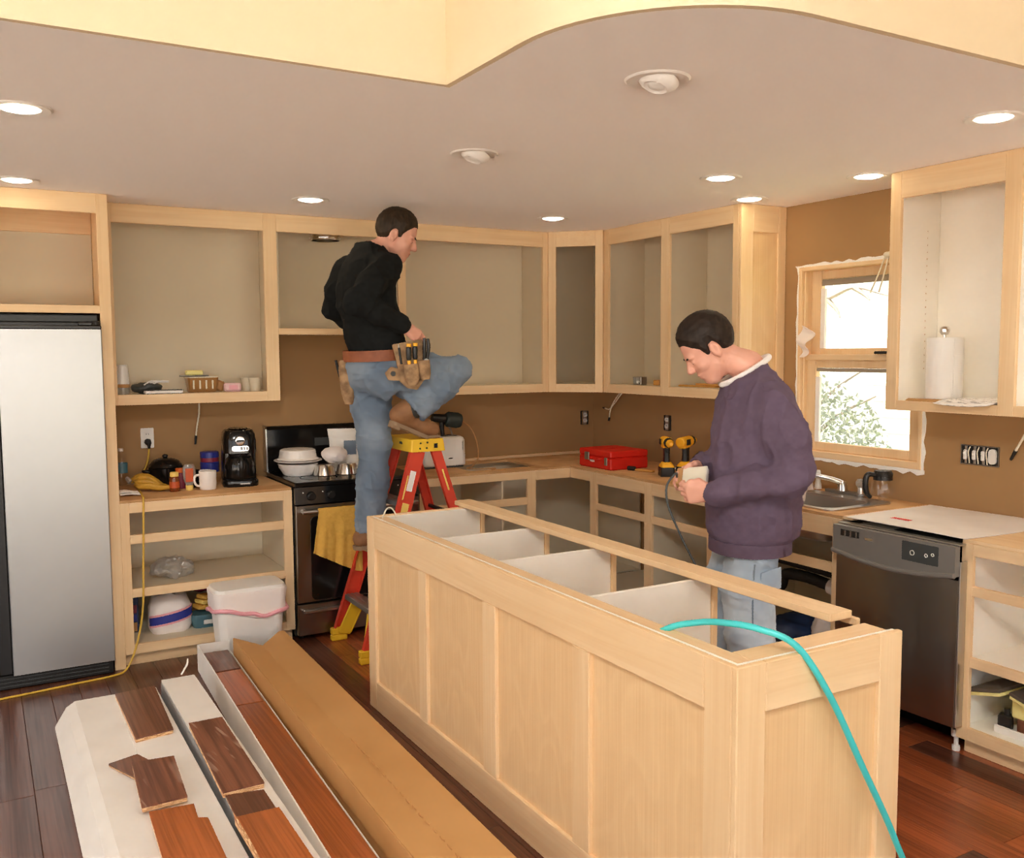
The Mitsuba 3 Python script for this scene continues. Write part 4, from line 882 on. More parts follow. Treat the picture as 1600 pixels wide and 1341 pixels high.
# ============================================================ corner counter
ts = thing('toaster', 'white toaster on the corner counter behind the ladder', 'toaster')
tm = loft([(0, .30, .165, .03, 0), (.006, .31, .175, .035, 0), (.165, .305, .17, .035, 0), (.185, .285, .15, .04, 0), (.192, .25, .12, .04, 0)], 48)
part(ts, 'body', move(tm, -1.365, -.20, Z+.012), 'white_plastic', 40)
for y in (-.235, -.165): part(ts, 'slot', box(-1.47, -1.26, y-.012, y+.012, Z+.2045, Z+.2055, .0003), 'black_rubber', False)
part(ts, 'base', move(prism(rrect(.29, .155, .03), .0115), -1.365, -.20, Z), 'dark_grey', 30); part(ts, 'badge', box(-1.345, -1.315, -.2885, -.2865, .945, .952, .0005), 'black_plastic', False)
part(ts, 'lever_slot', box(-1.243, -1.239, -.2885, -.2865, 1.0, 1.06, .0005), 'dark_grey', False)
hg = thing('heat_gun', 'dark grey electric heat gun propped on the toaster behind the boot', 'power tool')
part(hg, 'barrel', lathe([(0, 0), (.024, 0), (.026, .02), (.030, .085), (.030, .09), (0, .09)], (-1.42, -.20, 1.215), 24, (-1.30, -.21, 1.197)), 'black_plastic')
part(hg, 'motor_housing', lathe([(0, 0), (.040, 0), (.050, .012), (.052, .08), (.044, .105), (.03, .11), (0, .11)], (-1.326, -.208, 1.201), 28, (-1.20, -.22, 1.182)), 'dark_teal')
part(hg, 'grip', tube([(-1.355, -.205, 1.190), (-1.350, -.205, 1.13), (-1.345, -.205, 1.093)], [.018, .014, .013], 10), 'black_plastic'); part(hg, 'stand_wire', tube([(-1.32, -.215, 1.165), (-1.295, -.22, 1.13), (-1.285, -.222, 1.096)], .0055, 8), 'steel_dull')
part(hg, 'cable', tube([(-1.225, -.22, 1.19), (-1.15, -.22, 1.14), (-1.12, -.25, 1.05), (-1.145, -.32, .95), (-1.21, -.37, .90), (-1.27, -.40, .8915), (-1.22, -.47, .8915), (-1.12, -.50, .8915), (-1.17, -.555, .8915)], .0042, 8), 'kraft')
rc = thing('tool_case', 'red metal tool case on the plywood counter in the corner', 'tool case')
part(rc, 'base', box(-.548, -.250, -.978, -.622, Z, .962, .008), 'tool_red', False); part(rc, 'lid', box(-.548, -.250, -.978, -.622, .963, 1.006, .008), 'tool_red', False)
part(rc, 'latch', box(-.556, -.5485, -.745, -.695, .935, .985, .002), 'aluminium', False); part(rc, 'latch', box(-.555, -.5485, -.945, -.915, .915, .965, .002), 'aluminium', False)
part(rc, 'handle', tube([(-.548, -.775, .955), (-.572, -.785, .950), (-.572, -.87, .950), (-.548, -.88, .955)], .006, 8), 'tool_red'); part(rc, 'label', box(-.5495, -.5480, -.80, -.75, .925, .940, .0003), 'paper', False)
part(rc, 'hinge_rib', box(-.50, -.30, -.80, -.74, 1.0065, 1.009, .001), 'tool_red', False)
ch = thing('chisel', 'yellow blade wood chisel with a dark handle beside the red case', 'chisel')
part(ch, 'handle', cyl((-.432, -1.005, .9005), (-.415, -1.058, .9005), .014, .013, 14, .003), 'dark_gap'); part(ch, 'blade', cbox((-.392, -1.125, .894), (.03, .135, .012), .003, rz=17), 'gold_wood', False)
def drill(label, c, rz):
    t = thing('cordless_drill', label, 'drill'); R = trimesh.transformations.translation_matrix((*c, Z)) @ trimesh.transformations.rotation_matrix(math.radians(rz), (0, 0, 1))
    def q(n, m, mt, **k): m = m.copy(); m.apply_transform(R); return part(t, n, m, mt, 35, **k)
    q('battery', loft([(0, .105, .080, .012, 0), (.004, .11, .085, .014, 0), (.055, .108, .083, .014, 0)]), 'black_plastic', label='black battery pack')
    q('foot', loft([(.0555, .104, .080, .014, 0), (.066, .098, .074, .016, 0), (.085, .06, .05, .016, 0)]), 'tool_yellow')
    q('grip', loft([(.0855, .052, .038, .016, 0), (.13, .048, .036, .016, -.000), (.175, .056, .040, .016, 0)]), 'black_plastic')
    q('motor_housing', cat(cyl((-.055, 0, .205), (.085, 0, .205), .033, .030, 24, .006), cbox((.02, 0, .182), (.085, .046, .03), .006)), 'tool_yellow')
    q('clutch_ring', cyl((-.090, 0, .205), (-.0555, 0, .205), .028, .031, 24, .004), 'black_plastic'); q('chuck', cyl((-.135, 0, .205), (-.0905, 0, .205), .014, .024, 20, .004), 'tool_yellow')
    q('trigger', cbox((-.028, 0, .160), (.014, .020, .032), .004), 'black_rubber'); q('side_grip', cat(cbox((.03, -.0335, .205), (.05, .004, .035), .0015), cbox((.03, .0335, .205), (.05, .004, .035), .0015)), 'black_plastic')
drill('yellow cordless drill, the left one of two on the counter', (-.40, -1.345), 62); drill('yellow cordless drill, the right one of two beside the man in purple', (-.285, -1.385), 205)
solo('paper_scrap', 'small white paper scrap beside the drills on the counter', 'scrap', sheet(lambda u, v: (-.20+.06*u, -1.06-.10*v, .8905+.006*np.sin(u*4+v*5)), 6, 6, .001), 'paper', 30)
outlet('wall_outlet', 'small uncovered outlet on the back wall near the corner', (-.085, 0, 1.148), (0, -1, 0), 'bare'); outlet('wall_outlet', 'uncovered outlet above the drills on the window wall', (0, -.871, 1.160), (-1, 0, 0), 'bare')
lw = thing('hanging_wire', 'pair of white wires with dark tips under the corner wall cabinet', 'wire')
part(lw, 'wire', tube([(-.03, -.43, 1.372), (-.05, -.36, 1.29), (-.045, -.27, 1.225), (-.03, -.19, 1.225)], .0045, 8), 'wire_white'); part(lw, 'wire', tube([(-.03, -.41, 1.372), (-.045, -.34, 1.30), (-.05, -.29, 1.23), (-.045, -.265, 1.165)], .0045, 8), 'wire_white')
part(lw, 'tip', cyl((-.03, -.19, 1.225), (-.028, -.165, 1.226), .006, n=10), 'black_rubber'); part(lw, 'tip', cyl((-.045, -.265, 1.166), (-.044, -.258, 1.140), .007, n=10), 'black_rubber')
# shelf of the two-bay cabinet
eb = thing('outlet_box', 'small metal outlet box on the shelf of the two bay cabinet', 'box')
part(eb, 'shell', cut(cbox((-.245, -.88, ZS+.0285), (.050, .085, .052), .003), cbox((-.275, -.88, ZS+.0285), (.06, .075, .042), 0)), 'aluminium', False); part(eb, 'screw', cyl((-.25, -.88, ZS+.02), (-.268, -.88, ZS+.02), .008, n=12), 'white_plastic')
kp = thing('wood_bracket', 'dark knotted wood bracket standing beside the metal box', 'bracket')
part(kp, 'upright', jitter(cbox((-.20, -1.075, ZS+.052), (.05, .038, .10), .006), .004, 50), 'plywood', 20); part(kp, 'foot', cbox((-.20, -1.02, ZS+.018), (.05, .06, .035), .004), 'gold_wood', False)
wsx = thing('wood_offcut', 'flat golden wood offcut on the shelf above the man in purple', 'offcut'); part(wsx, 'strip', cbox((-.20, -1.40, ZS+.006), (.05, .30, .011), .002, rz=4), 'gold_wood', False); part(wsx, 'strip', cbox((-.17, -1.46, ZS+.0175), (.045, .22, .010), .002, rz=-5), 'gold_wood', False)
# ============================================================ right cabinet contents
tr = thing('paper_towel_roll', 'white paper towel roll on an upright holder in the far right upper cabinet', 'paper towels')
tc_ = (-.185, -3.035, 1.4065)
part(tr, 'base', lathe([(0, 0), (.078, 0), (.080, .006), (.07, .010), (0, .010)], tc_, 36), 'chrome'); part(tr, 'roll', lathe([(.018, .0105), (.072, .0105), (.0735, .014), (.0735, .282), (.072, .286), (.018, .286), (.018, .0105)], tc_, 48), 'paper', 50)
part(tr, 'loose_sheet', sheet(lambda u, v: (tc_[0]-.075*np.cos(1.2+1.2*u)-.002, tc_[1]-.0765*np.sin(1.2+1.2*u)-.010*u, 1.418+.272*v), 14, 3, .0012), 'paper', 40)
part(tr, 'rod', cyl((*tc_[:2], 1.693), (*tc_[:2], 1.705), .008, n=14), 'chrome'); part(tr, 'finial', lathe([(0, 0), (.014, .0), (.022, .012), (.022, .026), (.015, .036), (0, .038)], (*tc_[:2], 1.7055), 16), 'chrome')
nw = thing('newspaper', 'folded newspaper drooping over the shelf edge beside the paper towels', 'newspaper')
for k in range(3):
    part(nw, 'sheet', sheet(lambda u, v, k=k: (-.385+.26*u+.012*k, -3.13-.255*v-.006*k+.012*u, 1.4125+.0052*k-np.where(u < .18, .085*(.18-u)*(.4+2.2*v*(1-v)), 0)+.004*np.sin(v*7+k*2)*u), 16, 18, .002), 'newspaper' if k != 1 else 'paper', 40)
solo('kraft_envelope', 'brown envelope under the left side of the paper towels', 'envelope', sheet(lambda u, v: (-.33+.045*u, -2.95-.17*v, 1.4085+.010*np.sin(u*3.1)), 8, 8, .002), 'kraft', 40)
qb = thing('outlet_box', 'open four gang switch box with bare devices on the window wall', 'box')
part(qb, 'frame', xf(prism(rrect(.190, .092, .003).difference(rrect(.180, .084, .002)), .006, .0005), V(0, -1, 0), V(0, 0, 1), V(-1, 0, 0), V(0, -3.107, 1.151)), 'steel_dull', False)
part(qb, 'back', box(-.0015, -.0004, -3.196, -3.018, 1.11, 1.192, .0002), 'black_rubber', False)
for i in range(3):
    y = -3.038-.044*i; s_ = part(qb, 'switch', cbox((-.009, y, 1.151), (.014, .018, .045), .004), 'white_plastic', False); part(s_, 'toggle', cbox((-.019, y, 1.158), (.010, .006, .012), .002, ry=-20), 'paper', False); part(s_, 'strap', cbox((-.0035, y, 1.151), (.003, .012, .082), .0005), 'aluminium', False)
    part(qb, 'loose_wire', tube([(-.006, y-.022, 1.19), (-.016, y-.020, 1.165), (-.012, y-.022, 1.13), (-.006, y-.020, 1.112)], .003, 6), 'wire_white')
part(qb, 'receptacle', xf(prism(sg.MultiPolygon([sg.Point(0, .017).buffer(.018), sg.Point(0, -.017).buffer(.018)]).convex_hull, .012, .002), V(0, -1, 0), V(0, 0, 1), V(-1, 0, 0), V(0, -3.172, 1.151)), 'white_plastic', 30)
w2 = thing('hanging_wire', 'white wire with a black taped end below the far right cabinet', 'wire'); part(w2, 'wire', tube([(-.03, -3.36, 1.372), (-.03, -3.335, 1.275), (-.025, -3.29, 1.19)], .0055, 8), 'wire_white'); part(w2, 'taped_tip', cyl((-.025, -3.29, 1.191), (-.023, -3.268, 1.148), .0085, .006, 12), 'black_rubber')
# lower right drawer bay
ty = thing('plastic_tray', 'clear plastic tray on the bottom of the right drawer cabinet', 'tray'); part(ty, 'tray', cut(box(-.54, -.15, -4.0, -3.56, .1185, .150, .004), box(-.53, -.16, -3.99, -3.57, .124, .2, 0)), 'white_plastic', False)
solo('wood_scrap', 'brown wood scrap in the plastic tray, right cabinet', 'scrap', box(-.50, -.20, -3.96, -3.63, .1245, .185, .004), 'plank_dark', False)
solo('clamp', 'small black clamp beside the yellow sponge block', 'clamp', cat(cbox((-.50, -3.585, .158), (.05, .05, .066), .006, rz=20), cyl((-.50, -3.59, .19), (-.50, -3.59, .215), .012, n=12)), 'black_plastic', False)
solo('sponge_block', 'pale yellow sponge block holding up the grey boards', 'sponge', jitter(box(-.50, -.22, -3.84, -3.606, .186, .272, .006), .002, 60), 'sponge_yellow', False)
for i, (y, lb) in enumerate([(-3.555, 'dark grey board, the left of two tilted over the sponge block'), (-3.735, 'dark grey board, the right of two tilted over the sponge block')]):
    m = cbox((0, 0, 0), (.42, .155, .014), .002); m = rot(m, rx=[-16, 12][i], ry=-3, rz=-6); bd = thing('grey_board', lb, 'board'); m = move(m, -.37, y, .296+.004*i); part(bd, 'face', m, 'roller_grey', False)
    part(bd, 'backing', move(m, .004, 0, -.015), 'sponge_yellow', False)
# ============================================================ flooring boxes, planks and hose
def quadprism(pts, z0, z1):
    p = sg.Polygon(pts); p = p if p.exterior.is_ccw else sg.Polygon(pts[::-1]); return prism(p, z1-z0, z0)
def extr_y(prof, y0, y1):      # profile in (x, z), along y
    p = sg.Polygon(prof); return xf(prism(p, y1-y0), V(1, 0, 0), V(0, 0, 1), V(0, -1, 0), V(0, y1, 0))
ba = thing('flooring_box', 'closed white flooring box at the left, with plank offcuts lying on it', 'box')
part(ba, 'carton', extr_y([(-3.765, .004), (-3.362, .004), (-3.350, .130), (-3.685, .130), (-3.720, .108), (-3.768, .03)], -3.95, -1.345), 'white_card', 25)
part(ba, 'top_flap', extr_y([(-3.53, .1305), (-3.352, .1305), (-3.352, .1345), (-3.53, .1345)], -3.9, -1.40), 'white_card', False)
bb = thing('flooring_box', 'narrow raised white flooring box between the closed box and the open tray', 'box')
part(bb, 'carton', extr_y([(-3.322, .004), (-3.183, .004), (-3.180, .158), (-3.325, .158)], -3.95, -1.345), 'white_card', 25)
part(bb, 'grey_side', extr_y([(-3.330, .03), (-3.3265, .03), (-3.3265, .150), (-3.330, .150)], -3.95, -1.36), 'grey_card', False, label='grey strip along the box side facing the gap')  # thin grey sheet set in the gap between the two boxes
RZ = lambda m, a, c: rot(m, rz=a, about=(*c, 0))
bc_ = thing('flooring_box', 'open white flooring tray full of glossy brown planks', 'box')
o_ = (-3.06, -.84)
for nm, g in (('side_wall', box(-3.068, -3.062, -3.95, -.84, .003, .142, .001)), ('end_wall', cut(box(-3.0615, -2.905, -.846, -.840, .003, .142, 0), cyl((-2.985, -.86, .085), (-2.985, -.82, .085), .011, n=20))), ('bottom', box(-3.0615, -2.905, -3.95, -.847, .003, .009, .001)), ('side_wall', box(-2.909, -2.904, -3.95, -.847, .0095, .090, .001))):
    part(bc_, nm, RZ(g, -2.0, o_), 'white_card', False)
part(bc_, 'hole_flap', RZ(rot(cyl((-2.985, -.852, .085), (-2.985, -.847, .085), .009, n=16), 8, 0, 0, about=(-2.985, -.85, .085)), -2.0, o_), 'white_card')
for i, (ya, yb, w, z, j, lb) in enumerate([(-1.18, -.86, .132, .098, .25, 'short dark plank at the far end of the open tray'), (-1.66, -1.185, .134, .094, .75, 'second plank from the far end of the open tray'), (-3.93, -1.665, .138, .092, .45, 'long reddish plank filling the near part of the open tray')]):
    g = RZ(box(-3.059, -3.059+w+.01, ya, yb, z-.018, z, .002), -2.0, o_); solo_k = thing('floor_plank', lb, 'plank'); part(solo_k, 'board', g, 'plank_dark' if i == 0 else 'plank_orange', False, uv=uvconst(g, j))
    k2 = RZ(box(-3.059, -2.912, ya, yb, .0105, z-.0185, .002), -2.0, o_); part(solo_k, 'core', k2, 'plank_edge', False)
bd_ = thing('cardboard_lid', 'long brown cardboard box lid with a notched end, between the planks and the island', 'cardboard box')
def lid_xyz(u, v):       # u across, v along
    x = -2.893+.262*u; y = -.900-2.95*v
    y = y-.13*np.clip(1-np.abs(u-.45)/.45, 0, 1)*np.clip(1-v*8, 0, 1)
    z = .163-.022*np.clip(1-np.abs(u-.45)/.45, 0, 1)*np.clip(1-v*.8, 0, 1)
    return x, y, z
part(bd_, 'top', RZ(sheet(lid_xyz, 21, 60, .004), -1.25, (-2.76, -.85)), 'cardboard', 20)
part(bd_, 'side', RZ(box(-2.897, -2.8935, -3.79, -.900, .062, .163, .001), -1.25, (-2.76, -.85)), 'cardboard', False)
part(bd_, 'side', RZ(box(-2.6315, -2.628, -3.79, -.900, .003, .163, .001), -1.25, (-2.76, -.85)), 'cardboard', False)
part(bd_, 'bottom', RZ(box(-2.89, -2.634, -3.79, -.95, .003, .008, .001), -1.25, (-2.76, -.85)), 'cardboard', False)
part(bd_, 'inner_side', RZ(box(-2.8925, -2.8895, -3.79, -.95, .0085, .061, .001), -1.25, (-2.76, -.85)), 'cardboard', False)
part(bd_, 'perforation', RZ(cat(*[box(-2.7755, -2.7725, -2.42-.055*i-.03, -2.42-.055*i, .1590+.0012*i*.0, .1655, .0002) for i in range(24)]), -1.25, (-2.76, -.85)), 'cardboard', False, kind='stuff')
def scrap(label, pts, z0, z1, j, mt='plank_wood'):
    t = thing('plank_offcut', label, 'plank'); p = sg.Polygon(pts); p = p if p.exterior.is_ccw else sg.Polygon(pts[::-1])
    top = prism(p, .006, z1-.006); part(t, 'veneer', top, mt, False, uv=uvconst(top, j))
    core = prism(p.buffer(-.001).simplify(.001), z1-.0062-z0, z0); part(t, 'core', jitter(core, .001, 80), 'plank_edge', False, label='raw layered plywood edge')
scrap('dark plank offcut farthest back on the closed white box', [(-3.529, -1.411), (-3.362, -1.391), (-3.378, -1.942), (-3.522, -1.963)], .1348, .154, .2, 'plank_dark')
scrap('scratched plank offcut lying across the narrow white box', [(-3.326, -1.981), (-3.197, -1.982), (-3.204, -2.643), (-3.344, -2.646)], .1585, .180, .55, 'plank_scratched')
scrap('thin wedge shaped offcut under the scratched square piece on the closed box', [(-3.639, -2.135), (-3.535, -2.098), (-3.46, -2.30), (-3.49, -2.50)], .1348, .146, .1, 'plank_dark')
scrap('square scratched plank offcut on top of the wedge piece', [(-3.57, -2.215), (-3.427, -2.231), (-3.446, -2.582), (-3.59, -2.588)], .1465, .166, .5, 'plank_scratched')
scrap('notched reddish plank at the bottom edge of the photo on the closed box', [(-3.571, -2.603), (-3.433, -2.62), (-3.44, -2.724), (-3.412, -2.738), (-3.424, -3.5), (-3.60, -3.5)], .1348, .152, .8, 'plank_orange')
scrap('dark plank piece showing below the scratched offcut on the narrow box', [(-3.337, -2.652), (-3.215, -2.676), (-3.215, -2.832), (-3.341, -2.822)], .1585, .170, .15, 'plank_dark')
scrap('reddish plank at the bottom edge of the photo on the narrow box', [(-3.352, -2.841), (-3.211, -2.847), (-3.210, -3.6), (-3.345, -3.6)], .1585, .182, .65, 'plank_orange')
solo('wood_splinter', 'pale wood splinter lying along the near plank of the narrow box', 'splinter', tube([(-3.351, -2.83, .188), (-3.353, -3.0, .192), (-3.351, -3.15, .188)], [.002, .005, .003], 6), 'plank_edge')
solo('wood_splinter', 'small white splinter sticking up at the far end of the narrow box', 'splinter', tube([(-3.235, -1.33, .162), (-3.205, -1.31, .20), (-3.20, -1.305, .225)], [.004, .005, .003], 6), 'paper')
solo('air_hose', 'teal air hose arching out of the island over its near end to the floor', 'hose', tube([(-2.43, -3.55, .55), (-2.435, -3.70, .80), (-2.405, -3.80, .890), (-2.361, -3.88, .922), (-2.350, -3.97, .942), (-2.320, -4.06, .944), (-2.263, -4.13, .910), (-2.179, -4.165, .776), (-2.078, -4.185, .579), (-1.986, -4.19, .419), (-1.917, -4.19, .293), (-1.83, -4.20, .13), (-1.70, -4.24, .02), (-1.45, -4.35, .010), (-1.2, -4.6, .010)], .0085, 12), 'hose_teal')
solo('wire_loop', 'small white wire loop sticking up at the far corner of the island', 'wire', tube([(-2.42, -1.80, .886), (-2.395, -1.79, .925), (-2.37, -1.785, .93), (-2.352, -1.79, .905), (-2.35, -1.80, .886)], .0035, 8), 'wire_white')
# ============================================================ step ladder
ld = thing('step_ladder', 'orange fiberglass step ladder with a yellow top, the man stands on it', 'ladder')
def beam(p, q, w, h, up, b=.003):
    p, q = V(*p), V(*q); z = q-p; L = np.linalg.norm(z); z /= L; y = np.asarray(up, float); y -= z*(y@z); y /= np.linalg.norm(y); x = np.cross(y, z)
    return xf(box(-w/2, w/2, -h/2, h/2, 0, L, b), x, y, z, p)
def channel(p, q, w, h, up, t=.006):
    p, q = V(*p), V(*q); z = q-p; L = np.linalg.norm(z); z /= L; y = np.asarray(up, float); y -= z*(y@z); y /= np.linalg.norm(y); x = np.cross(y, z)
    pr_ = sg.box(-w/2, -h/2, w/2, h/2).difference(sg.box(-w/2+t, -h/2+t, w/2-t, h)); return xf(prism(pr_, L), x, y, z, p)
FR = {'near': ((-1.925, -1.090, 1.105), (-2.262, -1.178, .035)), 'far': ((-1.925, -.775, 1.105), (-2.255, -.705, .035))}
RR = {'near': ((-1.815, -1.086, 1.105), (-1.495, -1.165, .02)), 'far': ((-1.815, -.778, 1.105), (-1.495, -.715, .02))}
for k, sgn in (('near', 1), ('far', -1)):
    p, q = FR[k]; r_ = part(ld, 'front_rail', channel(p, q, .082, .030, (0, sgn, 0)), 'ladder_orange', False)
    if k == 'near':
        for a_, b_, ww, mt in ((.10, .20, .034, 'paper'), (.26, .42, .040, 'cap_yellow'), (.12, .24, .008, 'cap_yellow')):
            P0, P1 = V(*p), V(*q); A, B = P0+(P1-P0)*a_, P0+(P1-P0)*b_; off = V(0, -.0160, 0)
            part(r_, 'sticker', beam(A+off+(V(-.026, 0, 0) if ww < .01 else 0), B+off+(V(-.026, 0, 0) if ww < .01 else 0), ww, .001, (0, 1, 0), .0002), mt, False)
    part(ld, 'foot', cbox((q[0]-.004, q[1], .019), (.095, .036, .036), .006), 'ladder_yellow', False)
    p, q = RR[k]; r2 = part(ld, 'rear_rail', channel(p, q, .055, .026, (0, sgn, 0)), 'ladder_orange', False)
    if k == 'near':
        P0, P1 = V(*p), V(*q); part(r2, 'sticker', beam(P0+(P1-P0)*.10+V(0, -.0137, 0), P0+(P1-P0)*.21+V(0, -.0137, 0), .010, .001, (0, 1, 0), .0002), 'cap_yellow', False)
    part(ld, 'foot', cbox((q[0]+.004, q[1], .011), (.06, .036, .021), .005), 'black_rubber', False)
at = lambda k, z, S=FR: V(*S[k][0])+(V(*S[k][1])-V(*S[k][0]))*((S[k][0][2]-z)/(S[k][0][2]-S[k][1][2]))
for z in (.27, .555, .835):
    a_, b_ = at('near', z), at('far', z); a_[1] += .016; b_[1] -= .016
    st = part(ld, 'step', box(a_[0]-.042, a_[0]+.042, a_[1], b_[1], z-.030, z, .003), 'aluminium', False)
    for gx in (-.025, 0, .025): part(st, 'tread_rib', box(a_[0]+gx-.006, a_[0]+gx+.006, a_[1]+.004, b_[1]-.004, z, z+.003, .0008), 'aluminium', False)
for z in (.30, .74): part(ld, 'rear_brace', cyl(at('near', z, RR)+V(0, .013, 0), at('far', z, RR)-V(0, .013, 0), .011, n=14), 'black_plastic')
for k in ('near', 'far'):
    a_, b_ = at(k, .62), at(k, .62, RR); s_ = .022 if k == 'near' else -.022; part(ld, 'spreader', beam(a_+V(0, s_, 0), b_+V(0, s_, 0), .022, .003, (0, 1, 0), .0008), 'aluminium', False)
    A, B = at(k, .235), at(k, .05); s_ = .017 if k == 'near' else -.017
    fb = part(ld, 'knee_brace', beam((A[0]+.015, A[1]+s_*5.5, .238), (B[0]+.012, B[1]+s_*1.6, .045), .075, .014, (0, 1, 0)), 'ladder_yellow', False, label='yellow knee brace under the bottom step')
    part(fb, 'rib', beam((A[0]+.05, A[1]+s_*5.5, .236), (B[0]+.05, B[1]+s_*1.6, .05), .010, .03, (0, 1, 0)), 'ladder_yellow', False)
    part(ld, 'foot_boot', box(B[0]-.055, B[0]+.045, B[1]-.020, B[1]+.020, .037, .075, .005), 'ladder_yellow', False)
cpz = part(ld, 'top_cap', cut(loft([(1.100, .205, .375, .010, 0), (1.160, .195, .362, .012, 0), (1.168, .188, .355, .012, 0)]), box(-.085, .085, -.17, .17, 1.0, 1.13, 0)).apply_translation((-1.870, -.930, 0)), 'ladder_yellow', 25, label='yellow plastic top cap')
for x, z in ((-1.915, 1.147), (-1.875, 1.149), (-1.92, 1.118), (-1.88, 1.119)): part(cpz, 'rivet', cyl((x, -1.118, z), (x, -1.1105, z), .005, n=10), 'black_plastic')
part(cpz, 'mark', box(-1.835, -1.815, -1.1185, -1.115, 1.118, 1.142, .0004), 'black_plastic', False); part(cpz, 'mark', box(-1.9705, -1.967, -.99, -.95, 1.135, 1.148, .0004), 'black_plastic', False)

# ============================================================ people
def surf(f, lo, hi, h):
    """Surface nets over the signed distance f(P)."""
    lo, hi = V(*lo), V(*hi); n = np.ceil((hi-lo)/h).astype(int)+1
    g = [lo[k]+h*np.arange(n[k]) for k in range(3)]
    val = np.empty(n, np.float32)
    for i0 in range(0, n[0], 24):
        X = np.stack(np.meshgrid(g[0][i0:i0+24], g[1], g[2], indexing='ij'), -1); val[i0:i0+24] = f(X.reshape(-1, 3)).reshape(X.shape[:3])
    for ax in range(3):
        s0 = [slice(None)]*3; s0[ax] = 0; val[tuple(s0)] = np.maximum(val[tuple(s0)], h*.1); s0[ax] = -1; val[tuple(s0)] = np.maximum(val[tuple(s0)], h*.1)
    ins = val < 0; m = n-1
    c = np.zeros(m, int)
    for d_ in np.ndindex(2, 2, 2): c += ins[d_[0]:m[0]+d_[0], d_[1]:m[1]+d_[1], d_[2]:m[2]+d_[2]]
    act = (c > 0) & (c < 8); idx = -np.ones(m, int); idx[act] = np.arange(act.sum()); cells = np.argwhere(act)
    acc, cnt = np.zeros((len(cells), 3)), np.zeros(len(cells))
    for ax in range(3):
        o = [k for k in range(3) if k != ax]
        for da, db in np.ndindex(2, 2):
            p = cells.copy(); p[:, o[0]] += da; p[:, o[1]] += db; q = p.copy(); q[:, ax] += 1
            va, vb = val[tuple(p.T)], val[tuple(q.T)]; cr_ = (va < 0) != (vb < 0); t = np.where(cr_, va/np.where(cr_, va-vb, 1), 0)
            pt = p.astype(float); pt[:, ax] += t; acc[cr_] += pt[cr_]; cnt += cr_
    vert = lo+h*acc/cnt[:, None]; F_ = []
    for ax in range(3):
        o = [(ax+1) % 3, (ax+2) % 3]; s1 = [slice(None)]*3; s2_ = [slice(None)]*3; s1[ax] = slice(0, n[ax]-1); s2_[ax] = slice(1, n[ax])
        A, B = ins[tuple(s1)], ins[tuple(s2_)]; e = np.argwhere(A != B); e = e[(e[:, o[0]] > 0) & (e[:, o[1]] > 0) & (e[:, o[0]] < n[o[0]]-1) & (e[:, o[1]] < n[o[1]]-1)]
        def cell(da, db): p = e.copy(); p[:, o[0]] -= da; p[:, o[1]] -= db; return idx[tuple(p.T)]
        q = np.stack([cell(1, 1), cell(0, 1), cell(0, 0), cell(1, 0)], 1); fl = ~A[tuple(e.T)]; q[fl] = q[fl][:, ::-1]; F_.append(q)
    q = np.vstack(F_); return trimesh.Trimesh(vert, np.vstack([q[:, [0, 1, 2]], q[:, [0, 2, 3]]]), process=False)
def smin(a, b, k): h = np.clip(.5+.5*(b-a)/k, 0, 1); return b+(a-b)*h-k*h*(1-h)
def cap(P, a, b, ra, rb):
    a, b = V(*a), V(*b); d_ = b-a; t = np.clip((P-a)@d_/(d_@d_), 0, 1); return np.linalg.norm(P-a-t[:, None]*d_, axis=1)-(ra+(rb-ra)*t)
def ell(P, c, r): q = P-V(*c); r = V(*r); k0 = np.linalg.norm(q/r, axis=1); k1 = np.linalg.norm(q/(r*r), axis=1)+1e-9; return k0*(k0-1)/k1
def prof(P, rows, grow=0.):      # rows: z, centre s, centre t, half depth, half width, in the person's frame
    R = np.array(sorted(rows)); z = P[:, 2]; cs, ct, a, b = [np.interp(z, R[:, 0], R[:, k]) for k in (1, 2, 3, 4)]
    a, b = a+grow, b+grow; e = np.sqrt(((P[:, 0]-cs)/a)**2+((P[:, 1]-ct)/b)**2); return np.maximum((e-1)*np.minimum(a, b), np.maximum(z-R[-1, 0], R[0, 0]-z))
def chain(P, pts, k=.03):
    d_ = None
    for (a, ra), (b, rb) in zip(pts, pts[1:]): c = cap(P, a, b, ra, rb); d_ = c if d_ is None else smin(d_, c, k)
    return d_
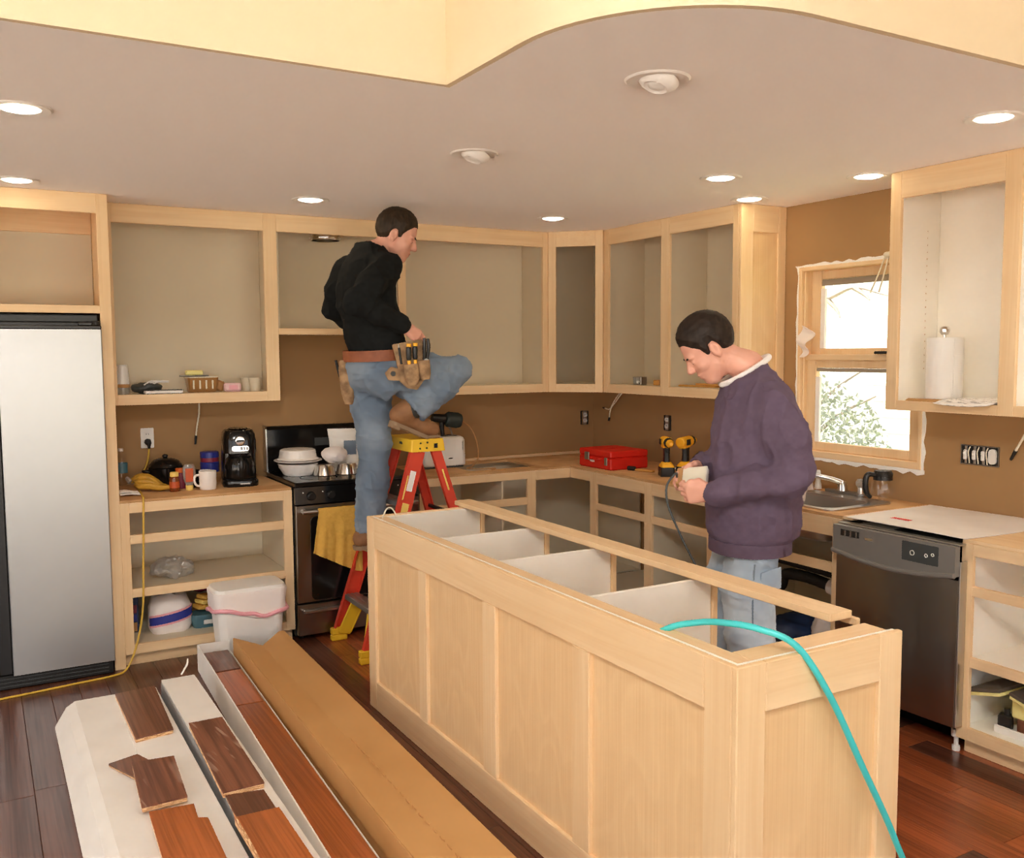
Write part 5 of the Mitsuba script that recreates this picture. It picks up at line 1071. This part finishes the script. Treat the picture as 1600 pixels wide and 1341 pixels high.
def head_sdf(P):
    d_ = ell(P, (-.012, 0, .040), (.100, .077, .096)); d_ = smin(d_, ell(P, (.028, 0, -.030), (.064, .060, .085)), .03)
    d_ = smin(d_, ell(P, (.058, 0, -.088), (.028, .030, .026)), .025); d_ = smin(d_, cap(P, (.015, .045, -.055), (.055, .018, -.090), .018, .018), .02); d_ = smin(d_, cap(P, (.015, -.045, -.055), (.055, -.018, -.090), .018, .018), .02)
    for s in (-1, 1):
        d_ = smin(d_, ell(P, (.078, s*.026, .026), (.014, .026, .010)), .014); d_ = -smin(-d_, ell(P, (.098, s*.032, .006), (.018, .019, .012)), .012)
        d_ = smin(d_, ell(P, (.0755, s*.031, .004), (.013, .014, .011)), .004); d_ = smin(d_, ell(P, (.062, s*.044, -.022), (.020, .018, .016)), .02)
        e = ell(P, (-.008, s*.079, -.004), (.020, .013, .032)); e = -smin(-e, ell(P, (-.003, s*.092, .002), (.011, .009, .018)), .003); d_ = smin(d_, e, .006); d_ = smin(d_, ell(P, (-.004, s*.076, -.030), (.008, .007, .010)), .006)
    d_ = smin(d_, cap(P, (.088, 0, .016), (.108, 0, -.018), .008, .0115), .012); d_ = smin(d_, ell(P, (.102, 0, -.024), (.014, .017, .010)), .008)
    d_ = smin(d_, ell(P, (.084, 0, -.052), (.014, .024, .007)), .008); d_ = smin(d_, ell(P, (.081, 0, -.064), (.014, .020, .008)), .008)
    return -smin(-d_, ell(P, (.098, 0, -.0578), (.012, .022, .0016)), .003)
HL = ([-.13, -.085, -.055, -.032, -.014, .006, .016, .028, .034, .052, .070, .10], [-.078, -.074, -.058, -.020, .028, .026, -.014, -.018, .026, .050, .078, .082])
def hair_sdf(P, th=.011):
    h = np.interp(P[:, 0], *HL)-P[:, 2]; e = ell(P, (-.013, 0, .042), (.101, .0775, .097))-th*np.clip(-h/.035, .22, 1); return np.maximum(e, h)
def hand_sdf(wr, fd, up, L, curls, thumb, sc=1.0):
    """SDF of a hand: fd finger direction, up towards the index side, L the palm's facing direction; curls: three bends per finger in degrees."""
    wr, fd, up, L = [V(*a) for a in (wr, fd, up, L)]; fd /= np.linalg.norm(fd); up = up-fd*(up@fd); up /= np.linalg.norm(up); n = np.cross(fd, up); n = n if n@L > 0 else -n
    seg = []; palm = []
    for i, (o, ln) in enumerate(zip((.031, .011, -.010, -.030), (.92, 1.0, .95, .76))):
        k = wr+sc*(fd*(.092-.004*abs(i-1))+up*o); palm.append((wr+sc*(fd*.012+up*o*.55), k, .0155*sc, .0120*sc)); a = 0; p = k
        for l_, r0, r1, c in zip((.044*ln, .027*ln, .021*ln), (.0102, .0092, .0083), (.0092, .0083, .0070), curls[i]):
            a += math.radians(c); d_ = fd*math.cos(a)+n*math.sin(a); q = p+sc*l_*d_; seg.append((p, q, r0*sc, r1*sc, i)); p = q
    th = [V(*wr)+sc*(fd*a_+up*b_+n*c_) for a_, b_, c_ in thumb]
    def f(P):
        d_ = None
        for a, b, ra, rb in palm: c = cap(P, a, b, ra, rb); d_ = c if d_ is None else smin(d_, c, .016)
        d_ = smin(d_, cap(P, wr-sc*fd*.05, wr+sc*fd*.01, .027*sc, .026*sc), .02)
        t_ = chain(P, [(th[0], .016*sc), (th[1], .013*sc), (th[2], .0105*sc), (th[3], .0085*sc)], .008); d_ = smin(d_, t_, .010)
        fs_ = {}
        for a, b, ra, rb, i in seg: c = cap(P, a, b, ra, rb); fs_[i] = c if i not in fs_ else smin(fs_[i], c, .004)
        for c in fs_.values(): d_ = smin(d_, c, .0035)
        return d_
    c = wr+fd*.06*sc; return f, c-.13*sc, c+.13*sc
class Person:
    def __init__(s, label, o, f):
        s.k = thing('person', label, 'person'); f = V(*f, 0)/np.linalg.norm(f); s.A = np.stack([f, V(-f[1], f[0], 0), V(0, 0, 1)], 1); s.o = V(*o, 0)
    def loc(s, p): return (V(*p)-s.o)@s.A
    def world(s, m): M_ = np.eye(4); M_[:3, :3] = s.A; M_[:3, 3] = s.o; m = m.copy(); m.apply_transform(M_); return m
    def head(s, c, yaw, pitch, sc, roll=0):
        y, p = math.radians(yaw), math.radians(pitch); hf = V(math.cos(p)*math.cos(y), math.cos(p)*math.sin(y), -math.sin(p)); hl = V(-math.sin(y), math.cos(y), 0); hu = np.cross(hf, hl)
        q = math.radians(roll); hl, hu = hl*math.cos(q)+hu*math.sin(q), hu*math.cos(q)-hl*math.sin(q)
        s.H = np.stack([hf, hl, hu], 1); s.hc = V(*c); s.hs = sc
    def hl(s, P): return ((P-s.hc)@s.H)/s.hs
    def hw(s, m): M_ = np.eye(4); M_[:3, :3] = s.H*s.hs; M_[:3, 3] = s.hc; m = m.copy(); m.apply_transform(M_); return s.world(m)
def union(ms):
    try:
        A = [tri2man(m) for m in ms]
        if any(a.status() != manifold3d.Error.NoError or a.is_empty() for a in A): raise ValueError
        r_ = A[0]
        for a in A[1:]: r_ = r_+a
        return man2tri(r_)
    except Exception:
        return cat(*ms)
def wrinkle(m, amp, fr, seed, stretch=(1, 1, .55)):
    n = m.vertex_normals; p = np.asarray(m.vertices)*V(*stretch)*fr; w = meshkit.fbm(p, 3, seed); rd = 1-np.abs(2*meshkit.noise(p*.7+5, seed+9)-1)
    m.vertices = m.vertices+n*(amp*((w-.5)*1.4+(rd**6)*.9-.2))[:, None]; return m
def finish_head(pp, hair, th=.011, lo=None):
    hm = surf(lambda P: hair_sdf(P, th), (-.14, -.11, -.09), (.13, .11, .17), .0045); hm = jitter(hm, .0035, 55, 3); part(pp.k, 'hair', pp.hw(hm), hair, True)
    for sd in (-1, 1):
        part(pp.k, 'eye', pp.hw(ball((.0845, sd*.031, .002), .0062, 2, (.6, 1.2, .8))), 'eye_dark'); part(pp.k, 'eyebrow', pp.hw(tube([(.093, sd*.014, .0235), (.0925, sd*.030, .028), (.080, sd*.047, .024)], [.003, .0036, .002], 6)), hair)
    part(pp.k, 'lips', pp.hw(cat(ball((.0865, 0, -.0535), .01, 2, (1.05, 2.0, .40)), ball((.0845, 0, -.0625), .01, 2, (1.05, 1.7, .48)))), 'lip')
# ---- the man in purple, his left side to the camera
m2 = Person('man in a purple sweatshirt and pale jeans looking down at the box in his hands', (-1.245, -2.94), (-.867, .498))
m2.head((.192, .0, 1.645), 0, 40, 1.06)
SH = [(1.62, .050, 0, .076, .086), (1.57, .035, 0, .088, .125), (1.52, .018, 0, .106, .175), (1.47, .006, 0, .124, .205), (1.40, .000, 0, .146, .214), (1.30, .002, 0, .168, .208), (1.15, .002, 0, .182, .200), (1.00, .0, 0, .186, .200), (.945, -.006, 0, .188, .200), (.89, .002, 0, .178, .196), (.86, .014, 0, .156, .184), (.832, .016, 0, .150, .178)]
AL = [((-.02, .180, 1.440), .078), ((-.062, .235, 1.30), .072), ((-.088, .262, 1.175), .062), ((-.05, .255, 1.145), .062), ((.07, .21, 1.118), .056), ((.165, .170, 1.090), .048), ((.190, .160, 1.084), .041)]
AR = [((-.02, -.180, 1.440), .078), ((-.045, -.25, 1.30), .070), ((-.05, -.265, 1.19), .062), ((.08, -.17, 1.17), .054), ((.185, -.075, 1.160), .046), ((.205, -.06, 1.158), .040)]
LL = [((.005, .078, .92), .100), ((.035, .086, .70), .104), ((.035, .10, .50), .092), ((.015, .105, .25), .080), ((-.005, .108, .055), .082)]
RL = [((.005, -.078, .92), .100), ((.060, -.086, .70), .102), ((.070, -.10, .50), .092), ((.050, -.105, .25), .080), ((.035, -.108, .055), .082)]
hl2 = hand_sdf((.205, .155, 1.080), (.93, -.30, -.05), (.1, .15, 1), (-.3, -.95, 0), [(38, 58, 40), (42, 60, 40), (46, 62, 40), (50, 62, 42)], [(.018, .026, .004), (.050, .046, .008), (.082, .044, .006), (.106, .030, .004)], 1.02)
hr2 = hand_sdf((.215, -.055, 1.160), (.86, .42, -.28), (.1, .7, .7), (0, .3, -.95), [(14, 24, 16), (16, 26, 18), (18, 28, 20), (22, 30, 22)], [(.018, .026, .006), (.046, .050, .012), (.074, .058, .014), (.096, .052, .014)], 1.0)
def collar(P, off=0.): return P[:, 2]-(1.592-off-(P[:, 0]+.03)*.60)
def skin2(P):
    d_ = m2.hs*head_sdf(m2.hl(P)); d_ = smin(d_, chain(P, [((.005, 0, 1.48), .060), ((.035, 0, 1.575), .060), ((.132, 0, 1.622), .053)]), .03); return d_
def body2(P):
    d_ = prof(P, SH, -.022); d_ = smin(d_, chain(P, [(p, r-.016) for p, r in AL]), .02); d_ = smin(d_, chain(P, [(p, r-.016) for p, r in AR]), .02)
    for leg in (LL, RL): d_ = smin(d_, chain(P, [(p, r-.026) for p, r in leg]), .02)
    return np.maximum(d_, collar(P, .022))
bm_ = union([m2.world(surf(body2, (-.30, -.36, .03), (.30, .36, 1.60), .012)), m2.world(surf(skin2, (-.13, -.13, 1.42), (.42, .13, 1.85), .0042)), m2.world(surf(*hl2, .0030)), m2.world(surf(*hr2, .0030))])
part(m2.k, 'body', bm_, 'skin', True)
finish_head(m2, 'hair_dark', .0125)
def sweat2(P):
    d_ = prof(P, SH); d_ = smin(d_, np.maximum(chain(P, AL), -(.205-P[:, 0])*0-1), .035); d_ = smin(d_, chain(P, AR), .035); d_ = np.maximum(d_, collar(P)); 
    n = np.linalg.norm(P[:, :2]-V(.03, 0), axis=1); return d_
sm2 = surf(sweat2, (-.32, -.38, .78), (.32, .38, 1.66), .0085); kz = np.clip((sm2.vertices[:, 2]-.865)/.06, 0, 1)[:, None]; v0 = sm2.vertices.copy(); sm2 = wrinkle(wrinkle(sm2, .016, 8, 5), .011, 19, 15); sm2.vertices = v0*(1-kz)+sm2.vertices*kz
el = lambda g: sg.Polygon([(.015+(.156+g)*math.cos(q), (.183+g)*math.sin(q)) for q in np.linspace(0, 2*math.pi, 72)[:-1]])
part(m2.k, 'hem_band', m2.world(jitter(prism(el(.010).difference(el(-.006)), .052, .822), .003, 16, 2)), 'sweat_purple', 50)
part(m2.k, 'sweatshirt', m2.world(sm2), 'sweat_purple', True)
for A_ in (AL, AR):
    a_, b_ = V(*A_[-2][0]), V(*A_[-1][0]); d_ = (b_-a_)/np.linalg.norm(b_-a_); part(m2.k, 'cuff', m2.world(lathe([(.034, .0), (.046, .004), (.047, .03), (.043, .052), (.036, .05), (.034, 0)], a_+d_*.005, 28, b_+d_*.05)), 'sweat_purple', 50)
def ringy(P, r, z0, wd): return None
cr2 = []
for i in range(61):
    t = 2*math.pi*i/60; x, y = .045+.094*math.cos(t), .086*math.sin(t); cr2.append((x, y, 1.604-(x+.03)*.60))
part(m2.k, 'tshirt_collar', m2.world(tube(cr2, .0118, 12, False)), 'tshirt_white', True, label='white undershirt collar')
def jeans2(P):
    d_ = smin(chain(P, LL), chain(P, RL), .03); d_ = smin(d_, ell(P, (0, 0, .90), (.138, .155, .10)), .04); return np.maximum(np.maximum(d_, .035-P[:, 2]), P[:, 2]-.852)
jm = surf(jeans2, (-.20, -.24, .02), (.24, .24, .97), .009); jm = wrinkle(wrinkle(jm, .012, 10, 2, (1, 1, .8)), .008, 22, 6, (.7, .7, 1.3)); part(m2.k, 'jeans', m2.world(jm), 'jeans_pale', True)
part(m2.k, 'jeans_pocket', m2.world(jitter(sheet(lambda u, v: (.015-.085*u, .186-.028*u+.008*np.sin(u*3)*np.sin(v*3), .765-.085*v+.02*u), 10, 10, .004), .002, 40)), 'jeans_pale', 40)
part(m2.k, 'side_seam', m2.world(tube([(.040, .183, .80), (.048, .190, .70), (.046, .193, .52), (.025, .186, .25)], .0035, 6)), 'jeans_blue', 40, label='dark side seam')
def shoe(pp, x, y, z0=0, m='boot_tan'):
    u_ = surf(lambda P: np.maximum(smin(smin(cap(P, (x-.045, y, z0+.055), (x+.10, y, z0+.045), .046, .044), cap(P, (x+.10, y, z0+.042), (x+.16, y, z0+.038), .044, .036), .02), cap(P, (x-.03, y, z0+.06), (x-.02, y, z0+.15), .046, .05), .03), z0+.022-P[:, 2]), (x-.15, y-.10, z0), (x+.25, y+.10, z0+.22), .007)
    s_ = part(pp.k, 'shoe', pp.world(u_), m, True); part(s_, 'sole', pp.world(loft([(z0+.001, .28, .088, .04, 0), (z0+.023, .285, .092, .042, 0)]).apply_translation((x+.055, y, 0))), 'boot_sole', 30)
shoe(m2, -.02, .108); shoe(m2, .03, -.108)
# the device he holds and its cable
dv = thing('control_box', 'small tan and white electronic control box held by the man in purple', 'device')
e1 = m2.A@V(.88, -.40, -.12); e1 /= np.linalg.norm(e1); e3 = m2.A@V(.35, .62, .70); e3 -= e1*(e1@e3); e3 /= np.linalg.norm(e3); e2 = np.cross(e3, e1); dc_ = m2.A@V(.276, .050, 1.130)+m2.o
def dq(x0, x1, y0, y1, z0, z1, b=.003): return xf(box(x0, x1, y0, y1, z0, z1, b), e1, e2, e3, dc_)
part(dv, 'case', dq(-.075, .025, -.04, .04, -.016, .016), 'white_plastic', False); part(dv, 'end_cap', dq(.0253, .050, -.041, .041, -.017, .017), 'kraft', False, label='tan end cap'); part(dv, 'frame', dq(-.072, .022, -.037, .037, .0162, .018, .0006), 'cream_plastic', False)
solo('thin_cable', 'thin dark cable hanging from the control box behind the island', 'cable', tube([dc_+e1*.051+e2*.01, (-1.572, -2.838, 1.150), (-1.606, -2.823, 1.10), (-1.606, -2.832, 1.021), (-1.566, -2.868, .893), (-1.516, -2.909, .764), (-1.46, -2.905, .66), (-1.40, -2.86, .50), (-1.38, -2.80, .2), (-1.36, -2.75, .006)], .0045, 8), 'dark_grey')

# ---- the man on the ladder, seen from behind his right side
m1 = Person('man in a black sweater and blue jeans climbing the step ladder, seen from behind', (-2.095, -.985), (.94, .34))
L1 = m1.loc
m1.head(L1((-2.004, -1.035, 2.258)), -47, 24, 1.07, roll=0)
BT = [(2.215, -.055, 0, .068, .075), (2.175, -.062, 0, .085, .110), (2.12, -.072, 0, .104, .165), (2.06, -.080, 0, .118, .190), (1.98, -.088, 0, .128, .196), (1.88, -.080, 0, .136, .186), (1.78, -.055, 0, .138, .180), (1.69, -.020, 0, .146, .184), (1.655, -.010, 0, .140, .178), (1.640, -.010, 0, .134, .172)]
A1R = [(L1((-2.100, -1.155, 2.085)), .074), (L1((-2.235, -1.235, 1.985)), .068), (L1((-2.315, -1.235, 1.895)), .058), (L1((-2.20, -1.225, 1.845)), .057), (L1((-2.07, -1.205, 1.79)), .046), (L1((-2.045, -1.20, 1.78)), .042)]
A1L = [(L1((-2.205, -.815, 2.085)), .074), (L1((-2.245, -.765, 1.98)), .064), (L1((-2.255, -.72, 1.885)), .054), (L1((-2.16, -.70, 1.83)), .052), (L1((-2.05, -.76, 1.74)), .044), (L1((-2.03, -.77, 1.73)), .04)]
G1L = [(L1((-2.135, -.885, 1.50)), .120), (L1((-2.115, -.905, 1.33)), .104), (L1((-2.098, -.92, 1.14)), .084), (L1((-2.118, -.92, .93)), .078), (L1((-2.145, -.92, .67)), .080)]
G1R = [(L1((-2.060, -1.075, 1.505)), .118), (L1((-1.88, -1.125, 1.535)), .100), (L1((-1.705, -1.15, 1.540)), .076), (L1((-1.80, -1.145, 1.455)), .080), (L1((-1.945, -1.125, 1.340)), .086)]
hf_ = L1(m1.o+V(1, 0, 0))
def dirl(w): return V(*w)@m1.A
hr1 = hand_sdf(L1((-2.035, -1.20, 1.775)), dirl((.80, -.05, -.60)), dirl((.55, .3, .75)), dirl((-.4, .85, -.35)), [(22, 22, 14), (24, 24, 14), (26, 24, 16), (30, 26, 16)], [(.018, .022, .010), (.046, .040, .022), (.074, .040, .030), (.096, .034, .034)], 1.0)
hl1 = hand_sdf(L1((-2.03, -.77, 1.73)), dirl((.9, -.35, -.2)), dirl((.2, 0, .9)), dirl((-.3, -.9, 0)), [(30, 40, 30)]*4, [(.018, .026, .006), (.05, .048, .012), (.08, .046, .012), (.10, .036, .012)], 1.0)
def skin1(P):
    d_ = m1.hs*head_sdf(m1.hl(P)); nb = m1.hc+m1.H@V(-.035, 0, -.06); return smin(d_, chain(P, [((-.055, 0, 2.09), .050), ((-.045, 0, 2.17), .055), (nb, .051)]), .03)
def body1(P):
    d_ = prof(P, BT, -.022)
    for A_ in (A1R, A1L): d_ = smin(d_, chain(P, [(p, r-.016) for p, r in A_]), .02)
    for A_ in (G1L, G1R): d_ = smin(d_, chain(P, [(p, r*.5) for p, r in A_]), .01)
    return smin(d_, ell(P, (-.02, 0, 1.56), (.11, .14, .10)), .01)
c1 = L1((-2.018, -1.035, 2.270))
bm_ = union([m1.world(surf(body1, (-.40, -.45, .62), (.50, .45, 2.20), .012)), m1.world(surf(skin1, c1-V(.19, .15, .21), c1+V(.17, .16, .16), .0042)), m1.world(surf(*hl1, .0032)), m1.world(surf(*hr1, .0030))])
part(m1.k, 'body', bm_, 'skin', True)
finish_head(m1, 'hair_brown', .009)
def sweat1(P):
    d_ = prof(P, BT); d_ = smin(d_, chain(P, A1R), .03); d_ = smin(d_, chain(P, A1L), .03); return np.maximum(d_, P[:, 2]-(2.208-(P[:, 0]+.06)*.42))
s1m = surf(sweat1, (-.42, -.46, 1.62), (.32, .46, 2.25), .0085); kz = np.clip((s1m.vertices[:, 2]-1.66)/.05, 0, 1)[:, None]; v0 = s1m.vertices.copy(); s1m = wrinkle(wrinkle(s1m, .015, 9, 8), .009, 20, 3); s1m.vertices = v0*(1-kz)+s1m.vertices*kz; part(m1.k, 'sweater', m1.world(s1m), 'sweat_black', True)
def jeans1(P):
    d_ = smin(chain(P, G1L, .04), chain(P, G1R, .03), .025); d_ = smin(d_, ell(P, (-.030, 0, 1.545), (.148, .172, .135)), .05)
    a_, b_ = G1R[-2][0], G1R[-1][0]; n_ = (b_-a_)/np.linalg.norm(b_-a_); hem = (P-b_-n_*.018)@n_; near = np.linalg.norm(P-b_, axis=1) < .16
    d_ = np.where(near, np.maximum(d_, hem), d_); return np.maximum(np.maximum(d_, .655-P[:, 2]), P[:, 2]-1.655)
j1 = surf(jeans1, (-.28, -.36, .63), (.52, .30, 1.68), .009); j1 = wrinkle(wrinkle(j1, .012, 11, 4, (1, 1, .8)), .008, 22, 6, (.8, .8, 1.2)); part(m1.k, 'jeans', m1.world(j1), 'jeans_blue', True)
# boots
def boot(pts, sole_pts, lo, hi, cutf, nm):
    u_ = surf(lambda P: np.maximum(chain(P, pts, .025), cutf(P)), lo, hi, .006); k_ = part(m1.k, 'boot', u_, 'boot_tan', True); part(k_, 'sole', sole_pts, 'boot_sole', 30)
dsole = V(.215, .0, -.092); dsole /= np.linalg.norm(dsole); nup = V(.39, 0, .92)
def flat(P, p0, n_): return -((P-V(*p0))@n_)
hs_, bs_ = V(-2.050, -1.085, 1.262), V(-1.862, -1.075, 1.180)
nrm_ = np.cross(V(0, 1, 0), bs_-hs_); nrm_ = nrm_/np.linalg.norm(nrm_); nrm_ = nrm_ if nrm_[2] > 0 else -nrm_
u_ = surf(lambda P: np.maximum(smin(chain(P, [(V(-2.035, -1.09, 1.305), .047), (V(-1.895, -1.08, 1.243), .047), (V(-1.828, -1.075, 1.216), .040)], .02), chain(P, [(V(-1.915, -1.118, 1.385), .060), (V(-1.992, -1.10, 1.325), .058)], .02), .03), np.minimum(flat(P, hs_, nrm_), flat(P, (-1.86, -1.07, 1.186), V(0, 0, 1)))*0+np.maximum(flat(P, hs_, nrm_), 1.184-P[:, 2])), (-2.12, -1.19, 1.15), (-1.76, -.99, 1.45), .006)
k_ = part(m1.k, 'boot', u_, 'boot_tan', True, label='tan work boot resting on the ladder top')
ex_ = (bs_-hs_)/np.linalg.norm(bs_-hs_); ey_ = V(0, 1, 0); ez_ = np.cross(ex_, ey_)
sl = xf(loft([(-.016, .250, .080, .036, 0), (.004, .255, .084, .038, 0)]), ex_, ey_, ez_, hs_+ex_*.095); part(k_, 'sole', sl, 'boot_sole', 30); part(k_, 'heel', xf(loft([(-.030, .062, .070, .02, 0), (-.0165, .066, .074, .02, 0)]), ex_, ey_, ez_, hs_+ex_*.005), 'boot_sole', 30)
part(k_, 'toe_sole', box(-1.872, -1.792, -1.112, -1.038, 1.1705, 1.186, .005), 'boot_sole', False)
z0 = .5585
u_ = surf(lambda P: np.maximum(smin(chain(P, [(V(-2.195, -.92, z0+.06), .045), (V(-2.05, -.92, z0+.052), .044), (V(-1.98, -.92, z0+.045), .036)], .02), cap(P, (-2.165, -.92, z0+.07), (-2.15, -.92, z0+.19), .048, .055), .03), z0+.022-P[:, 2]), (-2.30, -1.0, z0), (-1.9, -.84, z0+.27), .007)
k_ = part(m1.k, 'boot', u_, 'boot_tan', True); part(k_, 'sole', move(loft([(0.001, .285, .088, .04, 0), (.023, .29, .092, .042, 0)]), -2.095, -.92, z0), 'boot_sole', 30)
part(m1.k, 'sock', m1.world(surf(lambda P: cap(P, L1((-1.80, -1.145, 1.455)), L1((-1.95, -1.11, 1.345)), .058, .064), L1((-1.88, -1.13, 1.40))-.20, L1((-1.88, -1.13, 1.40))+.20, .008)), 'dark_grey', True)
# tool belt with pouches and tools
tbk = thing('tool_belt', 'brown leather tool belt with suede pouches on the man on the ladder', 'tool belt')
bp = []
for i in range(49): t = 2*math.pi*i/48; bp.append((-.022+.160*math.cos(t), .185*math.sin(t)))
ring_ = prism(sg.Polygon(bp).buffer(.006).difference(sg.Polygon(bp)), .058, 1.600); ring_.vertices[:, 2] += .10*(ring_.vertices[:, 0]+.02)*.6
part(tbk, 'belt', m1.world(ring_), 'belt_leather', 40)
PX, PY, PZ = V(.93, -.12, .10), None, V(-.06, .0, .99); PX /= np.linalg.norm(PX); PY = np.cross(PZ, PX); PY /= np.linalg.norm(PY); PZ = np.cross(PX, PY)
PO = V(-2.045, -1.245, 1.655)
def pch(n, m, mt, sm=30, par=None, **k): return part(par or tbk, n, xf(m, PX, PY, PZ, PO), mt, sm, **k)
pb = pch('pouch', jitter(xf(prism(sg.Polygon([(-.075, .035), (.085, .045), (.105, -.06), (.085, -.155), (.03, -.215), (-.02, -.20), (-.055, -.16), (-.06, -.05)]).buffer(-.01).buffer(.01), .018), V(1, 0, 0), V(0, 0, 1), V(0, -1, 0), V(0, .012, 0)), .003, 30), 'pouch_suede', 30, label='large suede pouch on the right hip')
def pocket(x0, x1, z0, z1, dep):
    return jitter(loft([(z0, (x1-x0)*.72, dep*.6, dep*.25, 0), (z0+.3*(z1-z0), (x1-x0)*.95, dep, dep*.4, -dep*.1), (z1, x1-x0, dep*1.05, dep*.45, -dep*.15)], 36), .003, 35).apply_translation(((x0+x1)/2, -.030, 0))
pch('pocket', pocket(-.035, .040, -.185, -.075, .046), 'pouch_suede', 40, pb); pch('pocket', pocket(.040, .105, -.165, -.065, .040), 'pouch_suede', 40, pb); pch('side_tab', jitter(xf(prism(sg.Polygon([(-.055, -.10), (-.095, -.085), (-.125, -.11), (-.115, -.14), (-.06, -.15)]).buffer(.006), .010), V(1, 0, 0), V(0, 0, 1), V(0, -1, 0), V(0, -.004, 0)), .002, 30), 'pouch_suede', 30, pb)
pch('rivet', cyl((-.092, -.0145, -.115), (-.092, -.0195, -.115), .013, n=18), 'black_plastic', 30, pb)
pb2 = part(tbk, 'pouch', jitter(xf(loft([(-.24, .07, .05, .02, .0), (-.18, .12, .07, .03, 0), (-.05, .13, .065, .03, 0), (.0, .12, .04, .018, 0)], 40), V(.5, .86, 0), V(-.86, .5, 0), V(-.12, 0, .99), V(-2.262, -.90, 1.600)), .006, 25, 3), 'pouch_suede', 40, label='second suede pouch on the left hip')
def tl(name, label, cat__, build):
    t = thing(name, label, cat__); build(lambda n, m, mt, sm=30: part(t, n, xf(m, PX, PY, PZ, PO), mt, sm))
for i, (x, c) in enumerate([(-.008, 'left'), (.026, 'right')]):
    tl('screwdriver', f'black and yellow screwdriver in the hip pouch, the {c} one of two', 'screwdriver', lambda q, x=x: (q('grip', lathe([(0, 0), (.009, 0), (.013, .01), (.014, .05), (.012, .066), (0, .07)], (x, -.045, -.055), 14, (x+.006, -.050, .03)), 'black_plastic'), q('butt', cyl((x+.006, -.0505, .0152), (x+.008, -.052, .030), .0125, n=14), 'tool_yellow'), q('collar', cyl((x-.0005, -.0445, -.085), (x-.0002, -.0447, -.0555), .009, n=12), 'tool_yellow')))
tl('pliers', 'pliers with long black handles sticking out of the hip pouch', 'pliers', lambda q: (q('handle', tube([(.075, -.040, -.060), (.082, -.048, .005), (.086, -.050, .050)], [.008, .010, .008], 10), 'black_plastic'), q('handle', tube([(.092, -.040, -.060), (.104, -.048, .0), (.104, -.050, .045)], [.008, .010, .008], 10), 'black_plastic'), q('joint', cyl((.083, -.035, -.070), (.083, -.050, -.070), .014, n=14), 'steel_dull')))
tl('nail_set', 'slim steel nail set at the left edge of the hip pouch', 'tool', lambda q: (q('shaft', cyl((-.045, -.028, -.07), (-.050, -.034, .015), .006, n=10), 'black_plastic'), q('tip', cyl((-.050, -.034, .0155), (-.0515, -.0355, .035), .0045, .002, 10), 'steel_dull')))
hm_ = thing('hammer', 'dark tool handle sticking up from the rear pouch of the tool belt', 'hammer')
part(hm_, 'handle', tube([(-2.262, -.895, 1.44), (-2.285, -.89, 1.52), (-2.305, -.885, 1.60)], [.010, .009, .007], 10), 'black_rubber')
